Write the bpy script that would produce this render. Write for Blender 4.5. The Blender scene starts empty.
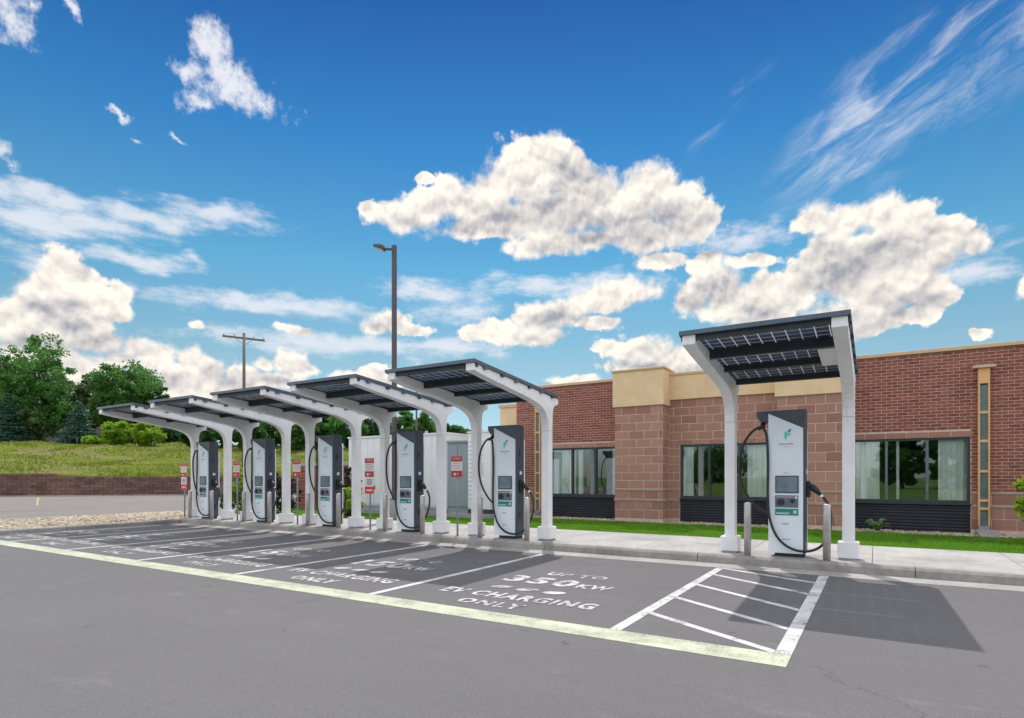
import bpy, bmesh, math, random
import numpy as np
from mathutils import Vector, Matrix

SC = bpy.context.scene
COL = SC.collection
R = math.radians

# ------------------------------------------------------------------ camera
FPX, YAW, Y0, CAMH = 587.46, -0.5549, 476.64, 1.43
cam_d = bpy.data.cameras.new('camera'); cam = bpy.data.objects.new('camera', cam_d); COL.objects.link(cam)
cam_d.sensor_width = 36.0; cam_d.lens = 36.0 * FPX / 1024.0
cam_d.shift_y = (Y0 - 359.0) / 1024.0
cam_d.clip_end = 5000.0; cam_d.clip_start = 0.05
cam.location = (0, 0, CAMH); cam.rotation_euler = (R(90), 0, -YAW)
SC.camera = cam

# ------------------------------------------------------------------ sun, exposure
SUN_DIR = Vector((-1.12, 1.98, 3.767)).normalized()          # towards the sun
SUN_EL = math.asin(SUN_DIR.z); SUN_AZ = math.atan2(SUN_DIR.x, SUN_DIR.y)
sl = bpy.data.lights.new('sun', 'SUN'); sl.energy = 2.0; sl.angle = R(0.55); sl.color = (1.0, 0.95, 0.88)
sun = bpy.data.objects.new('sun', sl); COL.objects.link(sun)
sun.rotation_euler = SUN_DIR.to_track_quat('Z', 'Y').to_euler(); sun.location = (-20, 30, 60)
SC.view_settings.view_transform = 'Standard'; SC.view_settings.look = 'None'
SC.view_settings.gamma = 1.0; SC.view_settings.use_curve_mapping = False
SC.view_settings.exposure = 0.65

# ------------------------------------------------------------------ world: sky + clouds
world = bpy.data.worlds.new('World'); SC.world = world; world.use_nodes = True
try:
    world.cycles.sampling_method = 'MANUAL'; world.cycles.sample_map_resolution = 512
except Exception: pass
WT = world.node_tree; WT.nodes.clear()

class NT:
    """small helper to write node trees"""
    dim = '3D'
    def __init__(s, tree): s.t = tree
    def n(s, typ, **kw):
        nd = s.t.nodes.new(typ)
        for k, v in kw.items(): setattr(nd, k, v)
        return nd
    def put(s, sock, v):
        if v is None: return
        if isinstance(v, bpy.types.NodeSocket): s.t.links.new(v, sock)
        elif isinstance(v, (tuple, list)):
            if len(v) == 3 and len(sock.default_value) == 4: v = (*v, 1.0)
            sock.default_value = v
        else: sock.default_value = v
    def m(s, op, a, b=None, c=None, clamp=False):
        nd = s.n('ShaderNodeMath', operation=op, use_clamp=clamp)
        s.put(nd.inputs[0], a); s.put(nd.inputs[1], b); s.put(nd.inputs[2], c)
        return nd.outputs[0]
    def v(s, op, a, b=None, out=0, scale=None):
        nd = s.n('ShaderNodeVectorMath', operation=op)
        s.put(nd.inputs[0], a); s.put(nd.inputs[1], b)
        if scale is not None: s.put(nd.inputs['Scale'], scale)
        return nd.outputs['Value'] if op in ('LENGTH', 'DOT_PRODUCT', 'DISTANCE') else nd.outputs[0]
    def noise(s, vec, scale, detail=4, rough=0.55, col=False, dist=0.0):
        nd = s.n('ShaderNodeTexNoise'); nd.noise_dimensions = s.dim; s.put(nd.inputs['Vector'], vec)
        s.put(nd.inputs['Scale'], scale); s.put(nd.inputs['Detail'], detail); s.put(nd.inputs['Roughness'], rough); s.put(nd.inputs['Distortion'], dist)
        return nd.outputs['Color'] if col else nd.outputs[0]
    def vor(s, vec, scale, detail=0, feature='F1', rnd=1.0, rough=0.5):
        nd = s.n('ShaderNodeTexVoronoi', feature=feature); nd.voronoi_dimensions = s.dim; s.put(nd.inputs['Vector'], vec); s.put(nd.inputs['Scale'], scale)
        if 'Detail' in nd.inputs: s.put(nd.inputs['Detail'], detail)
        if 'Roughness' in nd.inputs: s.put(nd.inputs['Roughness'], rough)
        s.put(nd.inputs['Randomness'], rnd)
        return nd.outputs['Distance']
    def ramp(s, f, stops, interp='LINEAR'):
        nd = s.n('ShaderNodeValToRGB'); s.put(nd.inputs[0], f)
        e = nd.color_ramp.elements; nd.color_ramp.interpolation = interp
        while len(e) > 1: e.remove(e[-1])
        for i, (p, c) in enumerate(stops):
            el = e[0] if i == 0 else e.new(p)
            el.position = p; el.color = (*c, 1) if len(c) == 3 else c
        return nd.outputs[0]
    def mix(s, f, a, b, mode='MIX'):
        nd = s.n('ShaderNodeMix', data_type='RGBA', blend_type=mode)
        s.put(nd.inputs[0], f); s.put(nd.inputs[6], a); s.put(nd.inputs[7], b)
        return nd.outputs[2]
    def mr(s, f, a, b, c=0.0, d=1.0, smooth=True):
        nd = s.n('ShaderNodeMapRange', interpolation_type='SMOOTHSTEP' if smooth else 'LINEAR')
        for i, x in enumerate((f, a, b, c, d)): s.put(nd.inputs[i], x)
        return nd.outputs[0]

def px_dir(x, y):
    rx, ry = math.cos(YAW), -math.sin(YAW); fx, fy = math.sin(YAW), math.cos(YAW)
    u = (x - 512) / FPX
    return Vector((fx + rx * u, fy + ry * u, (Y0 - y) / FPX))
def px_ang(x, y):
    d = px_dir(x, y); return math.atan2(d.x, d.y), math.atan2(d.z, math.hypot(d.x, d.y))
def blob(x, y, rx, ry):
    a, e = px_ang(x, y); a2, _ = px_ang(x + rx, y); _, e2 = px_ang(x, y - ry)
    return a, e, abs(a2 - a), abs(e2 - e)

CUMULUS = [  # rough outline circles of the cumulus heaps: x, y, rx, ry
 (540,158,32,30),(516,172,30,28),(525,190,30,24),(565,170,28,26),(495,188,30,26),(592,188,34,28),(470,200,34,20),(450,184,16,14),(432,205,38,20),(402,214,34,16),(372,210,14,10),(425,178,12,9),
 (648,190,34,30),(625,208,40,30),(672,206,36,28),(700,220,24,20),(560,216,80,28),(500,218,60,20),(640,232,56,22),(540,244,40,14),
 (840,220,40,24),(812,216,24,18),(880,216,36,22),(905,222,34,22),(940,234,34,20),(972,242,18,14),(830,248,30,24),(880,245,60,22),(815,282,34,26),(790,300,34,22),(845,275,36,30),(885,292,44,22),(920,285,30,16),(905,262,56,18),(935,300,30,14),(868,262,40,24),(870,322,40,18),(915,318,24,10),(832,320,40,22),
 (660,262,28,9),(765,290,26,22),(752,262,30,9),(705,262,22,12),(718,285,30,22),(695,295,26,20),(735,305,40,20),(765,318,34,22),(750,335,50,20),
 (628,294,38,16),(600,300,24,14),(575,304,26,16),(548,318,38,18),(500,330,34,13),(470,332,14,8),(530,336,46,10),(590,322,30,8),
 (640,350,40,15),(610,348,18,10),(680,356,44,16),(660,368,60,14),(720,366,40,16),
 (62,268,22,18),(80,280,26,20),(44,288,28,20),(62,298,44,24),(30,310,36,22),(98,302,26,18),(122,296,13,14),(118,312,18,12),(8,322,34,22),(70,322,52,16),(40,340,48,14),(96,340,34,12),
 (138,350,20,14),(156,356,24,16),(122,358,18,12),(196,360,20,14),(208,368,28,14),(180,372,40,12),(244,372,20,10),(262,362,13,10),(290,362,22,14),(302,370,22,10),(272,380,44,9),(222,384,50,8),
 (200,392,110,14),(60,362,80,18),(150,385,60,16),(480,231,56,12),(588,242,58,13),(350,378,22,8),(374,372,16,9),(392,380,24,7),
 (388,322,22,9),(378,328,22,8),(405,330,24,7),(300,329,22,6),(286,327,9,4),(198,325,7,4),(985,333,12,7),(976,330,6,5),(572,379,30,6),(1024,290,10,14),
]
UNDER = [  # grey undersides and hollows of the heaps
 (575,188,26,26),(520,216,44,14),(602,224,58,13),(590,245,56,10),(664,226,46,20),(470,229,50,8),(640,240,40,10),(548,205,20,14),
 (850,276,38,26),(905,246,52,11),(826,250,22,18),(905,304,34,12),(940,262,40,9),(860,320,40,10),(735,245,40,7),
 (640,308,38,9),(560,340,32,8),(556,320,26,8),(716,288,26,12),(690,305,30,10),(760,322,34,12),(680,374,50,9),(640,366,36,7),
 (66,302,18,9),(92,345,34,13),(74,326,32,9),(18,346,30,8),(44,312,26,7),(110,318,20,7),
 (215,378,34,8),(165,374,22,8),(290,380,28,6),(390,335,24,5),(300,333,20,4),
]
TORN = [(232,88,34,24),(215,50,22,28),(208,40,16,16),(225,75,26,26),(245,98,38,18),(192,75,14,12),(196,98,18,12),(8,10,26,24),(36,14,10,14),(4,152,14,12),(132,145,9,4),(122,118,11,4),(180,143,9,4),(78,5,7,10)]
WISP = [(748,242,60,18),(690,240,30,12),(560,285,110,14),(330,345,150,16),(60,205,110,14),(450,345,70,12),(880,262,130,26),(960,275,60,14),(60,221,120,20),(140,222,80,14),(215,219,78,18),(25,215,70,24),(130,259,68,11),(195,263,20,8),(250,303,100,14),(330,308,60,12),(430,292,60,14),(460,310,50,14),(40,258,50,18)]

W = NT(WT); W.dim = '2D'
tc = W.n('ShaderNodeTexCoord')
sep = W.n('ShaderNodeSeparateXYZ'); WT.links.new(tc.outputs['Generated'], sep.inputs[0])
X_, Y_, Z_ = sep.outputs
az = W.m('ARCTAN2', X_, Y_)
hyp = W.m('SQRT', W.m('ADD', W.m('MULTIPLY', X_, X_), W.m('MULTIPLY', Y_, Y_)))
el = W.m('ARCTAN2', Z_, hyp)
cmb = W.n('ShaderNodeCombineXYZ'); W.put(cmb.inputs[0], az); W.put(cmb.inputs[1], el)
P = cmb.outputs[0]

def field_group(name, blobs):
    """1 - distance to the nearest of a set of ellipses, in their own radii"""
    g = bpy.data.node_groups.new(name, 'ShaderNodeTree')
    g.interface.new_socket('Vector', in_out='INPUT', socket_type='NodeSocketVector')
    g.interface.new_socket('Field', in_out='OUTPUT', socket_type='NodeSocketFloat')
    G = NT(g); gi = G.n('NodeGroupInput'); go = G.n('NodeGroupOutput')
    cur = None
    for (a, e, ra, re) in blobs:
        nd = G.n('ShaderNodeVectorMath', operation='MULTIPLY_ADD')
        G.put(nd.inputs[0], gi.outputs[0]); nd.inputs[1].default_value = (1 / ra, 1 / re, 0); nd.inputs[2].default_value = (-a / ra, -e / re, 0)
        L = G.v('LENGTH', nd.outputs[0])
        cur = L if cur is None else G.m('SMOOTH_MIN', cur, L, 0.30)
    g.links.new(G.m('SUBTRACT', 1.0, cur), go.inputs[0])
    return g
def use(g, vec):
    nd = W.n('ShaderNodeGroup'); nd.node_tree = g; W.put(nd.inputs[0], vec); return nd.outputs[0]
def offs(vec, a, e): return W.v('ADD', vec, (a, e, 0.0))
def warp(vec, scale, amp, detail=4):
    c = W.noise(vec, scale, detail, 0.55, col=True)
    return W.v('ADD', vec, W.v('MULTIPLY', W.v('SUBTRACT', c, (0.5, 0.5, 0.5)), (amp, amp, 0.0)))
CUM = [blob(*b) for b in CUMULUS]; UND = [blob(*b) for b in UNDER]; TOR = [blob(*b) for b in TORN]; WIS = [blob(*b) for b in WISP]
SKY_STRENGTH = 0.15
CB = 4.2
sky = W.n('ShaderNodeTexSky', sky_type='NISHITA', sun_disc=False)
sky.sun_elevation = SUN_EL; sky.sun_rotation = SUN_AZ % (2 * math.pi)
sky.altitude = 300; sky.air_density = 1.0; sky.dust_density = 0.3; sky.ozone_density = 3.0
# clear, polarised-looking air: the blue deepens with height
depth = W.ramp(el, [(0.0, (0.36, 0.40, 0.45)), (0.07, (0.37, 0.42, 0.43)), (0.187, (0.40, 0.46, 0.39)), (0.333, (0.24, 0.49, 0.47)), (0.506, (0.10, 0.34, 0.46)), (0.68, (0.050, 0.175, 0.34)), (1.0, (0.05, 0.16, 0.33))])
skyc = W.v('MULTIPLY', sky.outputs[0], depth)
def bgr(col):
    b = W.n('ShaderNodeBackground'); b.inputs['Strength'].default_value = SKY_STRENGTH; W.put(b.inputs['Color'], col); return b.outputs[0]
def puff(vec):
    n = W.noise(vec, 17.0, 8, 0.60)
    v = W.vor(vec, 30.0, 1.6)
    return W.m('SUBTRACT', W.m('MULTIPLY', n, 1.35), W.m('MULTIPLY', v, 0.50))
def billow(vec):
    return W.m('MULTIPLY', W.vor(vec, 15.0, 3.0, rough=0.58), -1.0)
SHADE, LIGHT = (0.40 * CB, 0.41 * CB, 0.46 * CB), (1.10 * CB, 1.02 * CB, 0.92 * CB)
VEIL = (0.90 * CB, 0.91 * CB, 0.96 * CB)
def near(bs, box, mar):
    a0, a1, e0, e1 = box
    return [b for b in bs if b[0] + b[2] > a0 - mar and b[0] - b[2] < a1 + mar and b[1] + b[3] > e0 - mar and b[1] - b[3] < e1 + mar]
def sector(i, box):
    """the clouds in one part of the sky"""
    c = skyc
    w = near(WIS, box, .06); t = near(TOR, box, .05); k = near(CUM, box, .05)
    if box[1] > YAW + .05 and box[3] > .30:          # combed cirrus, upper right
        ca, ce = px_ang(915, 92)
        rot = W.n('ShaderNodeVectorRotate', rotation_type='Z_AXIS'); W.put(rot.inputs['Vector'], W.v('SUBTRACT', P, (ca, ce, 0))); rot.inputs['Angle'].default_value = -R(24)
        Q = rot.outputs[0]
        ns = W.noise(warp(W.v('MULTIPLY', Q, (5.0, 19.0, 1.0)), 0.7, 1.5, 4), 1.0, 8, 0.62)
        lq = W.v('LENGTH', W.v('MULTIPLY', warp(Q, 7.0, 0.05, 4), (1 / 0.24, 1 / 0.095, 0)))
        c2a, c2e = px_ang(726, 114)
        rot2 = W.n('ShaderNodeVectorRotate', rotation_type='Z_AXIS'); W.put(rot2.inputs['Vector'], W.v('SUBTRACT', P, (c2a, c2e, 0))); rot2.inputs['Angle'].default_value = -R(36)
        lq2 = W.v('LENGTH', W.v('MULTIPLY', warp(rot2.outputs[0], 9.0, 0.03, 4), (1 / 0.10, 1 / 0.020, 0)))
        mk = W.m('MAXIMUM', W.mr(W.m('SUBTRACT', 1.0, lq), 0.0, 0.6), W.m('MULTIPLY', W.mr(W.m('SUBTRACT', 1.0, lq2), 0.0, 0.9), 0.7))
        c = W.mix(W.m('MULTIPLY', W.m('MULTIPLY', mk, W.mr(ns, 0.40, 0.78)), 0.72), c, VEIL)
    if w:
        nw = W.noise(W.v('MULTIPLY', P, (1.0, 3.0, 1.0)), 16.0, 7, 0.64)
        f = use(field_group('veil_%d' % i, w), warp(P, 9.0, 0.05, 4))
        c = W.mix(W.m('MULTIPLY', W.mr(W.m('ADD', f, W.m('MULTIPLY', W.m('SUBTRACT', nw, 0.5), 2.0)), -0.15, 1.0), 0.78), c, VEIL)
    if t:
        nt = W.noise(P, 34.0, 7, 0.66)
        f = use(field_group('scrap_%d' % i, t), warp(P, 20.0, 0.05, 5))
        c = W.mix(W.m('MULTIPLY', W.mr(W.m('ADD', f, W.m('MULTIPLY', W.m('SUBTRACT', nt, 0.5), 2.9)), -0.25, 1.05), 0.92), c, VEIL)
    if k:
        Pw = warp(P, 11.0, 0.030, 5)
        p0 = puff(Pw)
        F0 = use(field_group('heap_%d' % i, k), Pw)
        F1 = use(field_group('under_%d' % i, near(UND, box, .05)), warp(P, 12.0, 0.060, 5))
        Fd = W.m('ADD', W.m('ADD', F0, W.m('MULTIPLY', W.m('MAXIMUM', F0, 0.0), 1.0)), W.m('MULTIPLY', W.m('SUBTRACT', p0, 0.40), 1.15))
        fz = W.noise(P, 75.0, 6, 0.62)
        Fd = W.m('ADD', Fd, W.m('MULTIPLY', W.m('SUBTRACT', fz, 0.5), 0.80))
        soft = W.mr(W.noise(P, 7.0, 2, 0.5), 0.34, 0.62, 0.20, 0.95)           # edges crisp here, frayed there
        al = W.mr(Fd, -0.22, soft)
        # rounded billows: broad heads plus smaller knobs, lit from above
        Pb = warp(P, 16.0, 0.024, 5); b0 = billow(Pb); b1 = billow(offs(Pb, -0.003, 0.010))
        relief = W.m('ADD', W.m('MULTIPLY', W.m('SUBTRACT', b0, b1), 0.85), W.m('ADD', W.m('MULTIPLY', W.m('SUBTRACT', p0, 0.40), 0.18), W.m('MULTIPLY', W.m('SUBTRACT', fz, 0.5), 0.10)))
        thick = W.mr(F1, -1.1, 1.0)
        core = W.mr(F0, 0.10, 1.0)
        lit = W.m('ADD', W.m('SUBTRACT', W.m('SUBTRACT', 0.97, W.m('MULTIPLY', core, 0.20)), W.m('MULTIPLY', thick, 0.56)), relief, clamp=True)
        c = W.mix(al, c, W.mix(lit, SHADE, LIGHT))
    return bgr(c)
# out of view: denser, brighter cloud added to lift the shaded fronts
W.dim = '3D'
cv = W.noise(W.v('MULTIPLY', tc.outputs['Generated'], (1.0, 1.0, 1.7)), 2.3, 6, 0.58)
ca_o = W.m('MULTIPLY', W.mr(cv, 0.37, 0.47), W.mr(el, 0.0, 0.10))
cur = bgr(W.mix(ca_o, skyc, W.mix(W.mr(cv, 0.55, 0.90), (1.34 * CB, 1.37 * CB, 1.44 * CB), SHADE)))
W.dim = '2D'
A0, A1, ES = YAW - .76, YAW + .76, [-.02, .72]
NA = 1
for j in range(1):
    for i in range(NA):
        box = (A0 + (A1 - A0) * i / NA, A0 + (A1 - A0) * (i + 1) / NA, ES[j], ES[j + 1])
        inside = W.m('MULTIPLY', W.m('MULTIPLY', W.m('GREATER_THAN', az, box[0]), W.m('LESS_THAN', az, box[1])), W.m('MULTIPLY', W.m('GREATER_THAN', el, box[2]), W.m('LESS_THAN', el, box[3])))
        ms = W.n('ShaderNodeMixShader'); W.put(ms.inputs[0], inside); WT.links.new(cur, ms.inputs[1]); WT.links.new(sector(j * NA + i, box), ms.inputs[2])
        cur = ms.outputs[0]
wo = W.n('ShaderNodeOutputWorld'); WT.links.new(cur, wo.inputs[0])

# ------------------------------------------------------------------ materials
MATS = {}
def material(name):
    m = bpy.data.materials.new(name); m.use_nodes = True; m.node_tree.nodes.clear(); MATS[name] = m
    return m, NT(m.node_tree)
def finish(m, N, shader, disp=None):
    o = N.n('ShaderNodeOutputMaterial'); N.t.links.new(shader, o.inputs[0]); return m
def bsdf(N, col, rough=0.6, metal=0.0, normal=None, spec=0.5, **kw):
    b = N.n('ShaderNodeBsdfPrincipled')
    N.put(b.inputs['Base Color'], col); N.put(b.inputs['Roughness'], rough); N.put(b.inputs['Metallic'], metal)
    N.put(b.inputs['Specular IOR Level'], spec)
    if normal is not None: N.put(b.inputs['Normal'], normal)
    for k, v in kw.items(): N.put(b.inputs[k], v)
    return b.outputs[0]
def bump(N, h, strength=0.3, dist=0.01):
    b = N.n('ShaderNodeBump'); N.put(b.inputs['Height'], h); b.inputs['Strength'].default_value = strength; b.inputs['Distance'].default_value = dist
    return b.outputs[0]
def pos(N): return N.n('ShaderNodeNewGeometry').outputs['Position']
def objrand(N): return N.n('ShaderNodeObjectInfo').outputs['Random']
def simple(name, col, rough=0.5, metal=0.0, var=0.12, scale=6.0, bmp=0.0, spec=0.5, bscale=60.0):
    m, N = material(name); p = pos(N)
    n = N.noise(p, scale, 5, 0.6)
    lo = tuple(x * (1 - var) for x in col); hi = tuple(min(1, x * (1 + var)) for x in col)
    c = N.mix(N.mr(n, 0.3, 0.7), lo, hi)
    nm = bump(N, N.noise(p, bscale, 4), bmp, 0.01) if bmp else None
    r = N.mr(N.noise(p, scale * 2.3, 4), 0.2, 0.8, rough * 0.85, min(1, rough * 1.15))
    return finish(m, N, bsdf(N, c, r, metal, nm, spec))

def painted_steel():
    m, N = material('white_steel'); p = pos(N)
    st = N.noise(N.v('MULTIPLY', p, (9.0, 9.0, 0.7)), 2.0, 5, 0.6); bl = N.noise(p, 2.2, 5, 0.6); fn = N.noise(p, 45.0, 4, 0.6)
    c = N.mix(N.mr(bl, 0.3, 0.7), (0.80, 0.80, 0.82), (0.88, 0.88, 0.90))
    c = N.mix(N.m('MULTIPLY', N.mr(st, 0.52, 0.78), 0.35), c, (0.52, 0.49, 0.46))
    c = N.mix(N.m('MULTIPLY', N.mr(fn, 0.62, 0.75), 0.18), c, (0.45, 0.42, 0.40))
    return finish(m, N, bsdf(N, c, N.mr(bl, 0.3, 0.7, 0.35, 0.5), 0, bump(N, fn, 0.06, 0.004), 0.5))
painted_steel()
simple('white_plastic', (0.79, 0.85, 0.92), 0.35, 0.0, 0.03, 3.0)
simple('slate_metal', (0.055, 0.075, 0.10), 0.4, 0.0, 0.12, 5.0)
simple('dark_beam', (0.020, 0.028, 0.042), 0.5, 0.0, 0.15, 5.0)
simple('beam_edge', (0.085, 0.12, 0.17), 0.4, 0.1, 0.12, 5.0)
simple('black_rubber', (0.018, 0.018, 0.02), 0.5, 0.0, 0.1)
simple('brushed_steel', (0.52, 0.495, 0.485), 0.45, 0.5, 0.12, 14.0)
simple('galvanised', (0.34, 0.36, 0.40), 0.5, 0.5, 0.15, 10.0)
simple('bronze_paint', (0.085, 0.065, 0.075), 0.45, 0.0, 0.12, 6.0)
simple('old_wood', (0.16, 0.12, 0.10), 0.85, 0.0, 0.25, 4.0, 0.3)
simple('red_paint', (0.48, 0.030, 0.035), 0.4, 0.0, 0.08)
simple('sign_white', (0.78, 0.75, 0.75), 0.4, 0.0, 0.04)
simple('red_bright', (0.62, 0.05, 0.05), 0.4, 0.0, 0.06)
simple('label_green', (0.02, 0.23, 0.19), 0.35, 0.0, 0.08, 30)
simple('label_pale', (0.45, 0.66, 0.62), 0.4, 0.0, 0.05)
simple('reader_grey', (0.13, 0.15, 0.18), 0.4, 0.0, 0.1, 20)
simple('ink', (0.04, 0.05, 0.09), 0.5, 0.0, 0.05)
simple('ink_pale', (0.42, 0.40, 0.46), 0.5, 0.0, 0.05)
simple('logo_blue', (0.02, 0.36, 0.50), 0.4, 0.0, 0.05)
simple('logo_green', (0.12, 0.62, 0.58), 0.4, 0.0, 0.05)
simple('cream_stucco', (0.74, 0.55, 0.34), 0.9, 0.0, 0.06, 2.5, 0.35, 0.2, 180)
simple('tan_metal', (0.60, 0.41, 0.25), 0.5, 0.0, 0.06, 3.0)
simple('orange_metal', (0.72, 0.40, 0.17), 0.45, 0.0, 0.08, 3.0)
simple('teal_glass', (0.11, 0.16, 0.17), 0.25, 0.0, 0.15, 3.0)
simple('dark_cladding', (0.045, 0.050, 0.064), 0.5, 0.0, 0.12, 3.0)
simple('window_frame', (0.030, 0.034, 0.042), 0.45, 0.0, 0.1)
simple('mullion', (0.12, 0.14, 0.17), 0.4, 0.2, 0.1)
simple('room_dark', (0.05, 0.052, 0.055), 0.9, 0.0, 0.2, 1.0)
simple('cabinet_white', (0.76, 0.76, 0.79), 0.45, 0.0, 0.03, 1.5)
simple('cabinet_grey', (0.26, 0.31, 0.34), 0.45, 0.0, 0.06, 1.5)
simple('lime_band', (0.38, 0.30, 0.24), 0.85, 0.0, 0.12, 5.0, 0.3)
simple('mortar', (0.62, 0.48, 0.41), 0.95, 0.0, 0.12, 9.0, 0.4, 0.2, 120)
simple('roof_grey', (0.25, 0.25, 0.25), 0.9)
simple('bark', (0.075, 0.058, 0.045), 0.9, 0.0, 0.3, 3.0, 0.5, 0.2, 20)
simple('house_white', (0.55, 0.55, 0.58), 0.8)
simple('joint', (0.16, 0.145, 0.13), 0.95, 0, 0.2, 8.0)

def concrete(name, col, stain=0.25):
    m, N = material(name); p = pos(N)
    a = N.noise(p, 1.1, 6, 0.62); b = N.noise(p, 9.0, 6, 0.7); d = N.noise(p, 70.0, 3, 0.6)
    f = N.m('ADD', N.m('MULTIPLY', a, 0.55), N.m('ADD', N.m('MULTIPLY', b, 0.3), N.m('MULTIPLY', d, 0.15)))
    lo = tuple(x * (1 - stain) for x in col); hi = tuple(x * (1 + stain * 0.45) for x in col)
    c = N.mix(N.mr(f, 0.36, 0.62), lo, hi)
    rv = N.mr(objrand(N), 0.0, 1.0, 0.94, 1.05, False)
    cc = N.n('ShaderNodeMix', data_type='RGBA', blend_type='MULTIPLY'); cc.inputs[0].default_value = 1.0
    N.put(cc.inputs[6], c); cb = N.n('ShaderNodeCombineColor'); [N.put(cb.inputs[i], rv) for i in range(3)]; N.put(cc.inputs[7], cb.outputs[0])
    return finish(m, N, bsdf(N, cc.outputs[2], 0.9, 0, bump(N, N.m('ADD', d, b), 0.25, 0.004), 0.25))
concrete('sidewalk', (0.405, 0.392, 0.383), 0.26)
concrete('kerb_concrete', (0.33, 0.31, 0.295), 0.3)
concrete('gutter_concrete', (0.38, 0.36, 0.345), 0.25)
concrete('pad_concrete', (0.36, 0.36, 0.37), 0.15)

# asphalt: aggregate speckle, broad wear, drip stains, tiny stones
def asphalt(name, col, marks=True):
    m, N = material(name); p = pos(N)
    broad = N.noise(p, 0.22, 6, 0.6); mid = N.noise(p, 1.7, 6, 0.65)
    streak = N.noise(N.v('MULTIPLY', p, (0.35, 2.6, 1.0)), 1.0, 5, 0.6)
    agg = N.vor(p, 130.0); fine = N.noise(p, 260.0, 3, 0.7)
    f = N.m('ADD', N.m('MULTIPLY', broad, 0.5), N.m('ADD', N.m('MULTIPLY', mid, 0.3), N.m('MULTIPLY', streak, 0.2)))
    c = N.mix(N.mr(f, 0.34, 0.66), tuple(x * 0.74 for x in col), tuple(x * 1.20 for x in col))
    g = N.m('ADD', N.m('MULTIPLY', fine, 0.7), N.m('MULTIPLY', agg, 0.5))
    c = N.mix(0.62, c, N.ramp(N.mr(g, 0.25, 0.85), [(0, tuple(x * 0.50 for x in col)), (1, tuple(x * 1.48 for x in col))]))
    if marks:
        # pale scuffs and dark oil drips, each with its own ragged shape
        sc = N.m('MULTIPLY', N.mr(N.noise(N.v('MULTIPLY', p, (0.8, 1.5, 1)), 1.15, 7, 0.7), 0.57, 0.74), 0.50)
        c = N.mix(sc, c, tuple(min(1, x * 1.75) for x in col))
        dr = N.m('MULTIPLY', N.mr(N.vor(N.v('ADD', p, N.v('MULTIPLY', N.noise(p, 6.0, 4, 0.6, True), (0.3, 0.3, 0))), 1.6), 0.085, 0.03), N.mr(N.noise(p, 0.5, 3), 0.48, 0.60))
        c = N.mix(N.m('MULTIPLY', dr, 0.5), c, tuple(x * 0.35 for x in col))
        sp = N.mr(N.vor(p, 5.2), 0.040, 0.028)
        c = N.mix(N.m('MULTIPLY', sp, 0.65), c, tuple(x * 0.30 for x in col))
        ed = N.n('ShaderNodeTexVoronoi', feature='DISTANCE_TO_EDGE'); N.put(ed.inputs['Vector'], N.v('ADD', p, N.v('MULTIPLY', N.noise(p, 1.3, 6, 0.65, True), (1.1, 1.1, 0)))); ed.inputs['Scale'].default_value = 0.16
        ck = N.m('MULTIPLY', N.mr(ed.outputs['Distance'], 0.0016, 0.0006), N.mr(N.noise(p, 0.35, 4), 0.50, 0.60))
        c = N.mix(N.m('MULTIPLY', ck, 0.7), c, tuple(x * 0.35 for x in col))
        ty = N.m('MULTIPLY', N.mr(N.noise(N.v('MULTIPLY', p, (2.4, 0.22, 1)), 1.6, 5, 0.6), 0.55, 0.75), N.mr(N.noise(p, 0.4, 3), 0.45, 0.62))
        c = N.mix(N.m('MULTIPLY', ty, 0.22), c, tuple(x * 0.5 for x in col))
    nm = bump(N, g, 0.5, 0.004)
    return finish(m, N, bsdf(N, c, N.mr(mid, 0.3, 0.7, 0.78, 0.92), 0, nm, 0.35))
asphalt('asphalt', (0.118, 0.115, 0.119))
asphalt('road_asphalt', (0.175, 0.158, 0.150), False)

def paint(name, col, base, lo, hi, rough=0.7):
    m, N = material(name); p = pos(N)
    w = N.m('ADD', N.m('MULTIPLY', N.noise(p, 3.2, 7, 0.7), 0.5), N.m('ADD', N.m('MULTIPLY', N.noise(p, 38.0, 5, 0.7), 0.35), N.m('MULTIPLY', N.noise(p, 190.0, 2, 0.6), 0.15)))
    f = N.mr(w, lo, hi)
    st = N.noise(N.v('MULTIPLY', p, (0.5, 3.0, 1)), 1.4, 5, 0.6)
    cc = N.mix(N.mr(st, 0.35, 0.65), tuple(x * 0.86 for x in col), tuple(min(1, x * 1.06) for x in col))
    return finish(m, N, bsdf(N, N.mix(f, base, cc), rough, 0, bump(N, N.noise(p, 200, 3), 0.3, 0.003), 0.3))
AS = (0.105, 0.102, 0.106)
paint('line_paint', (0.60, 0.59, 0.59), AS, 0.38, 0.50)
paint('stencil_paint', (0.58, 0.57, 0.58), AS, 0.40, 0.55)
paint('band_paint', (0.50, 0.53, 0.40), (0.24, 0.25, 0.20), 0.38, 0.54)
paint('yellow_paint', (0.55, 0.42, 0.18), AS, 0.40, 0.55)

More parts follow.
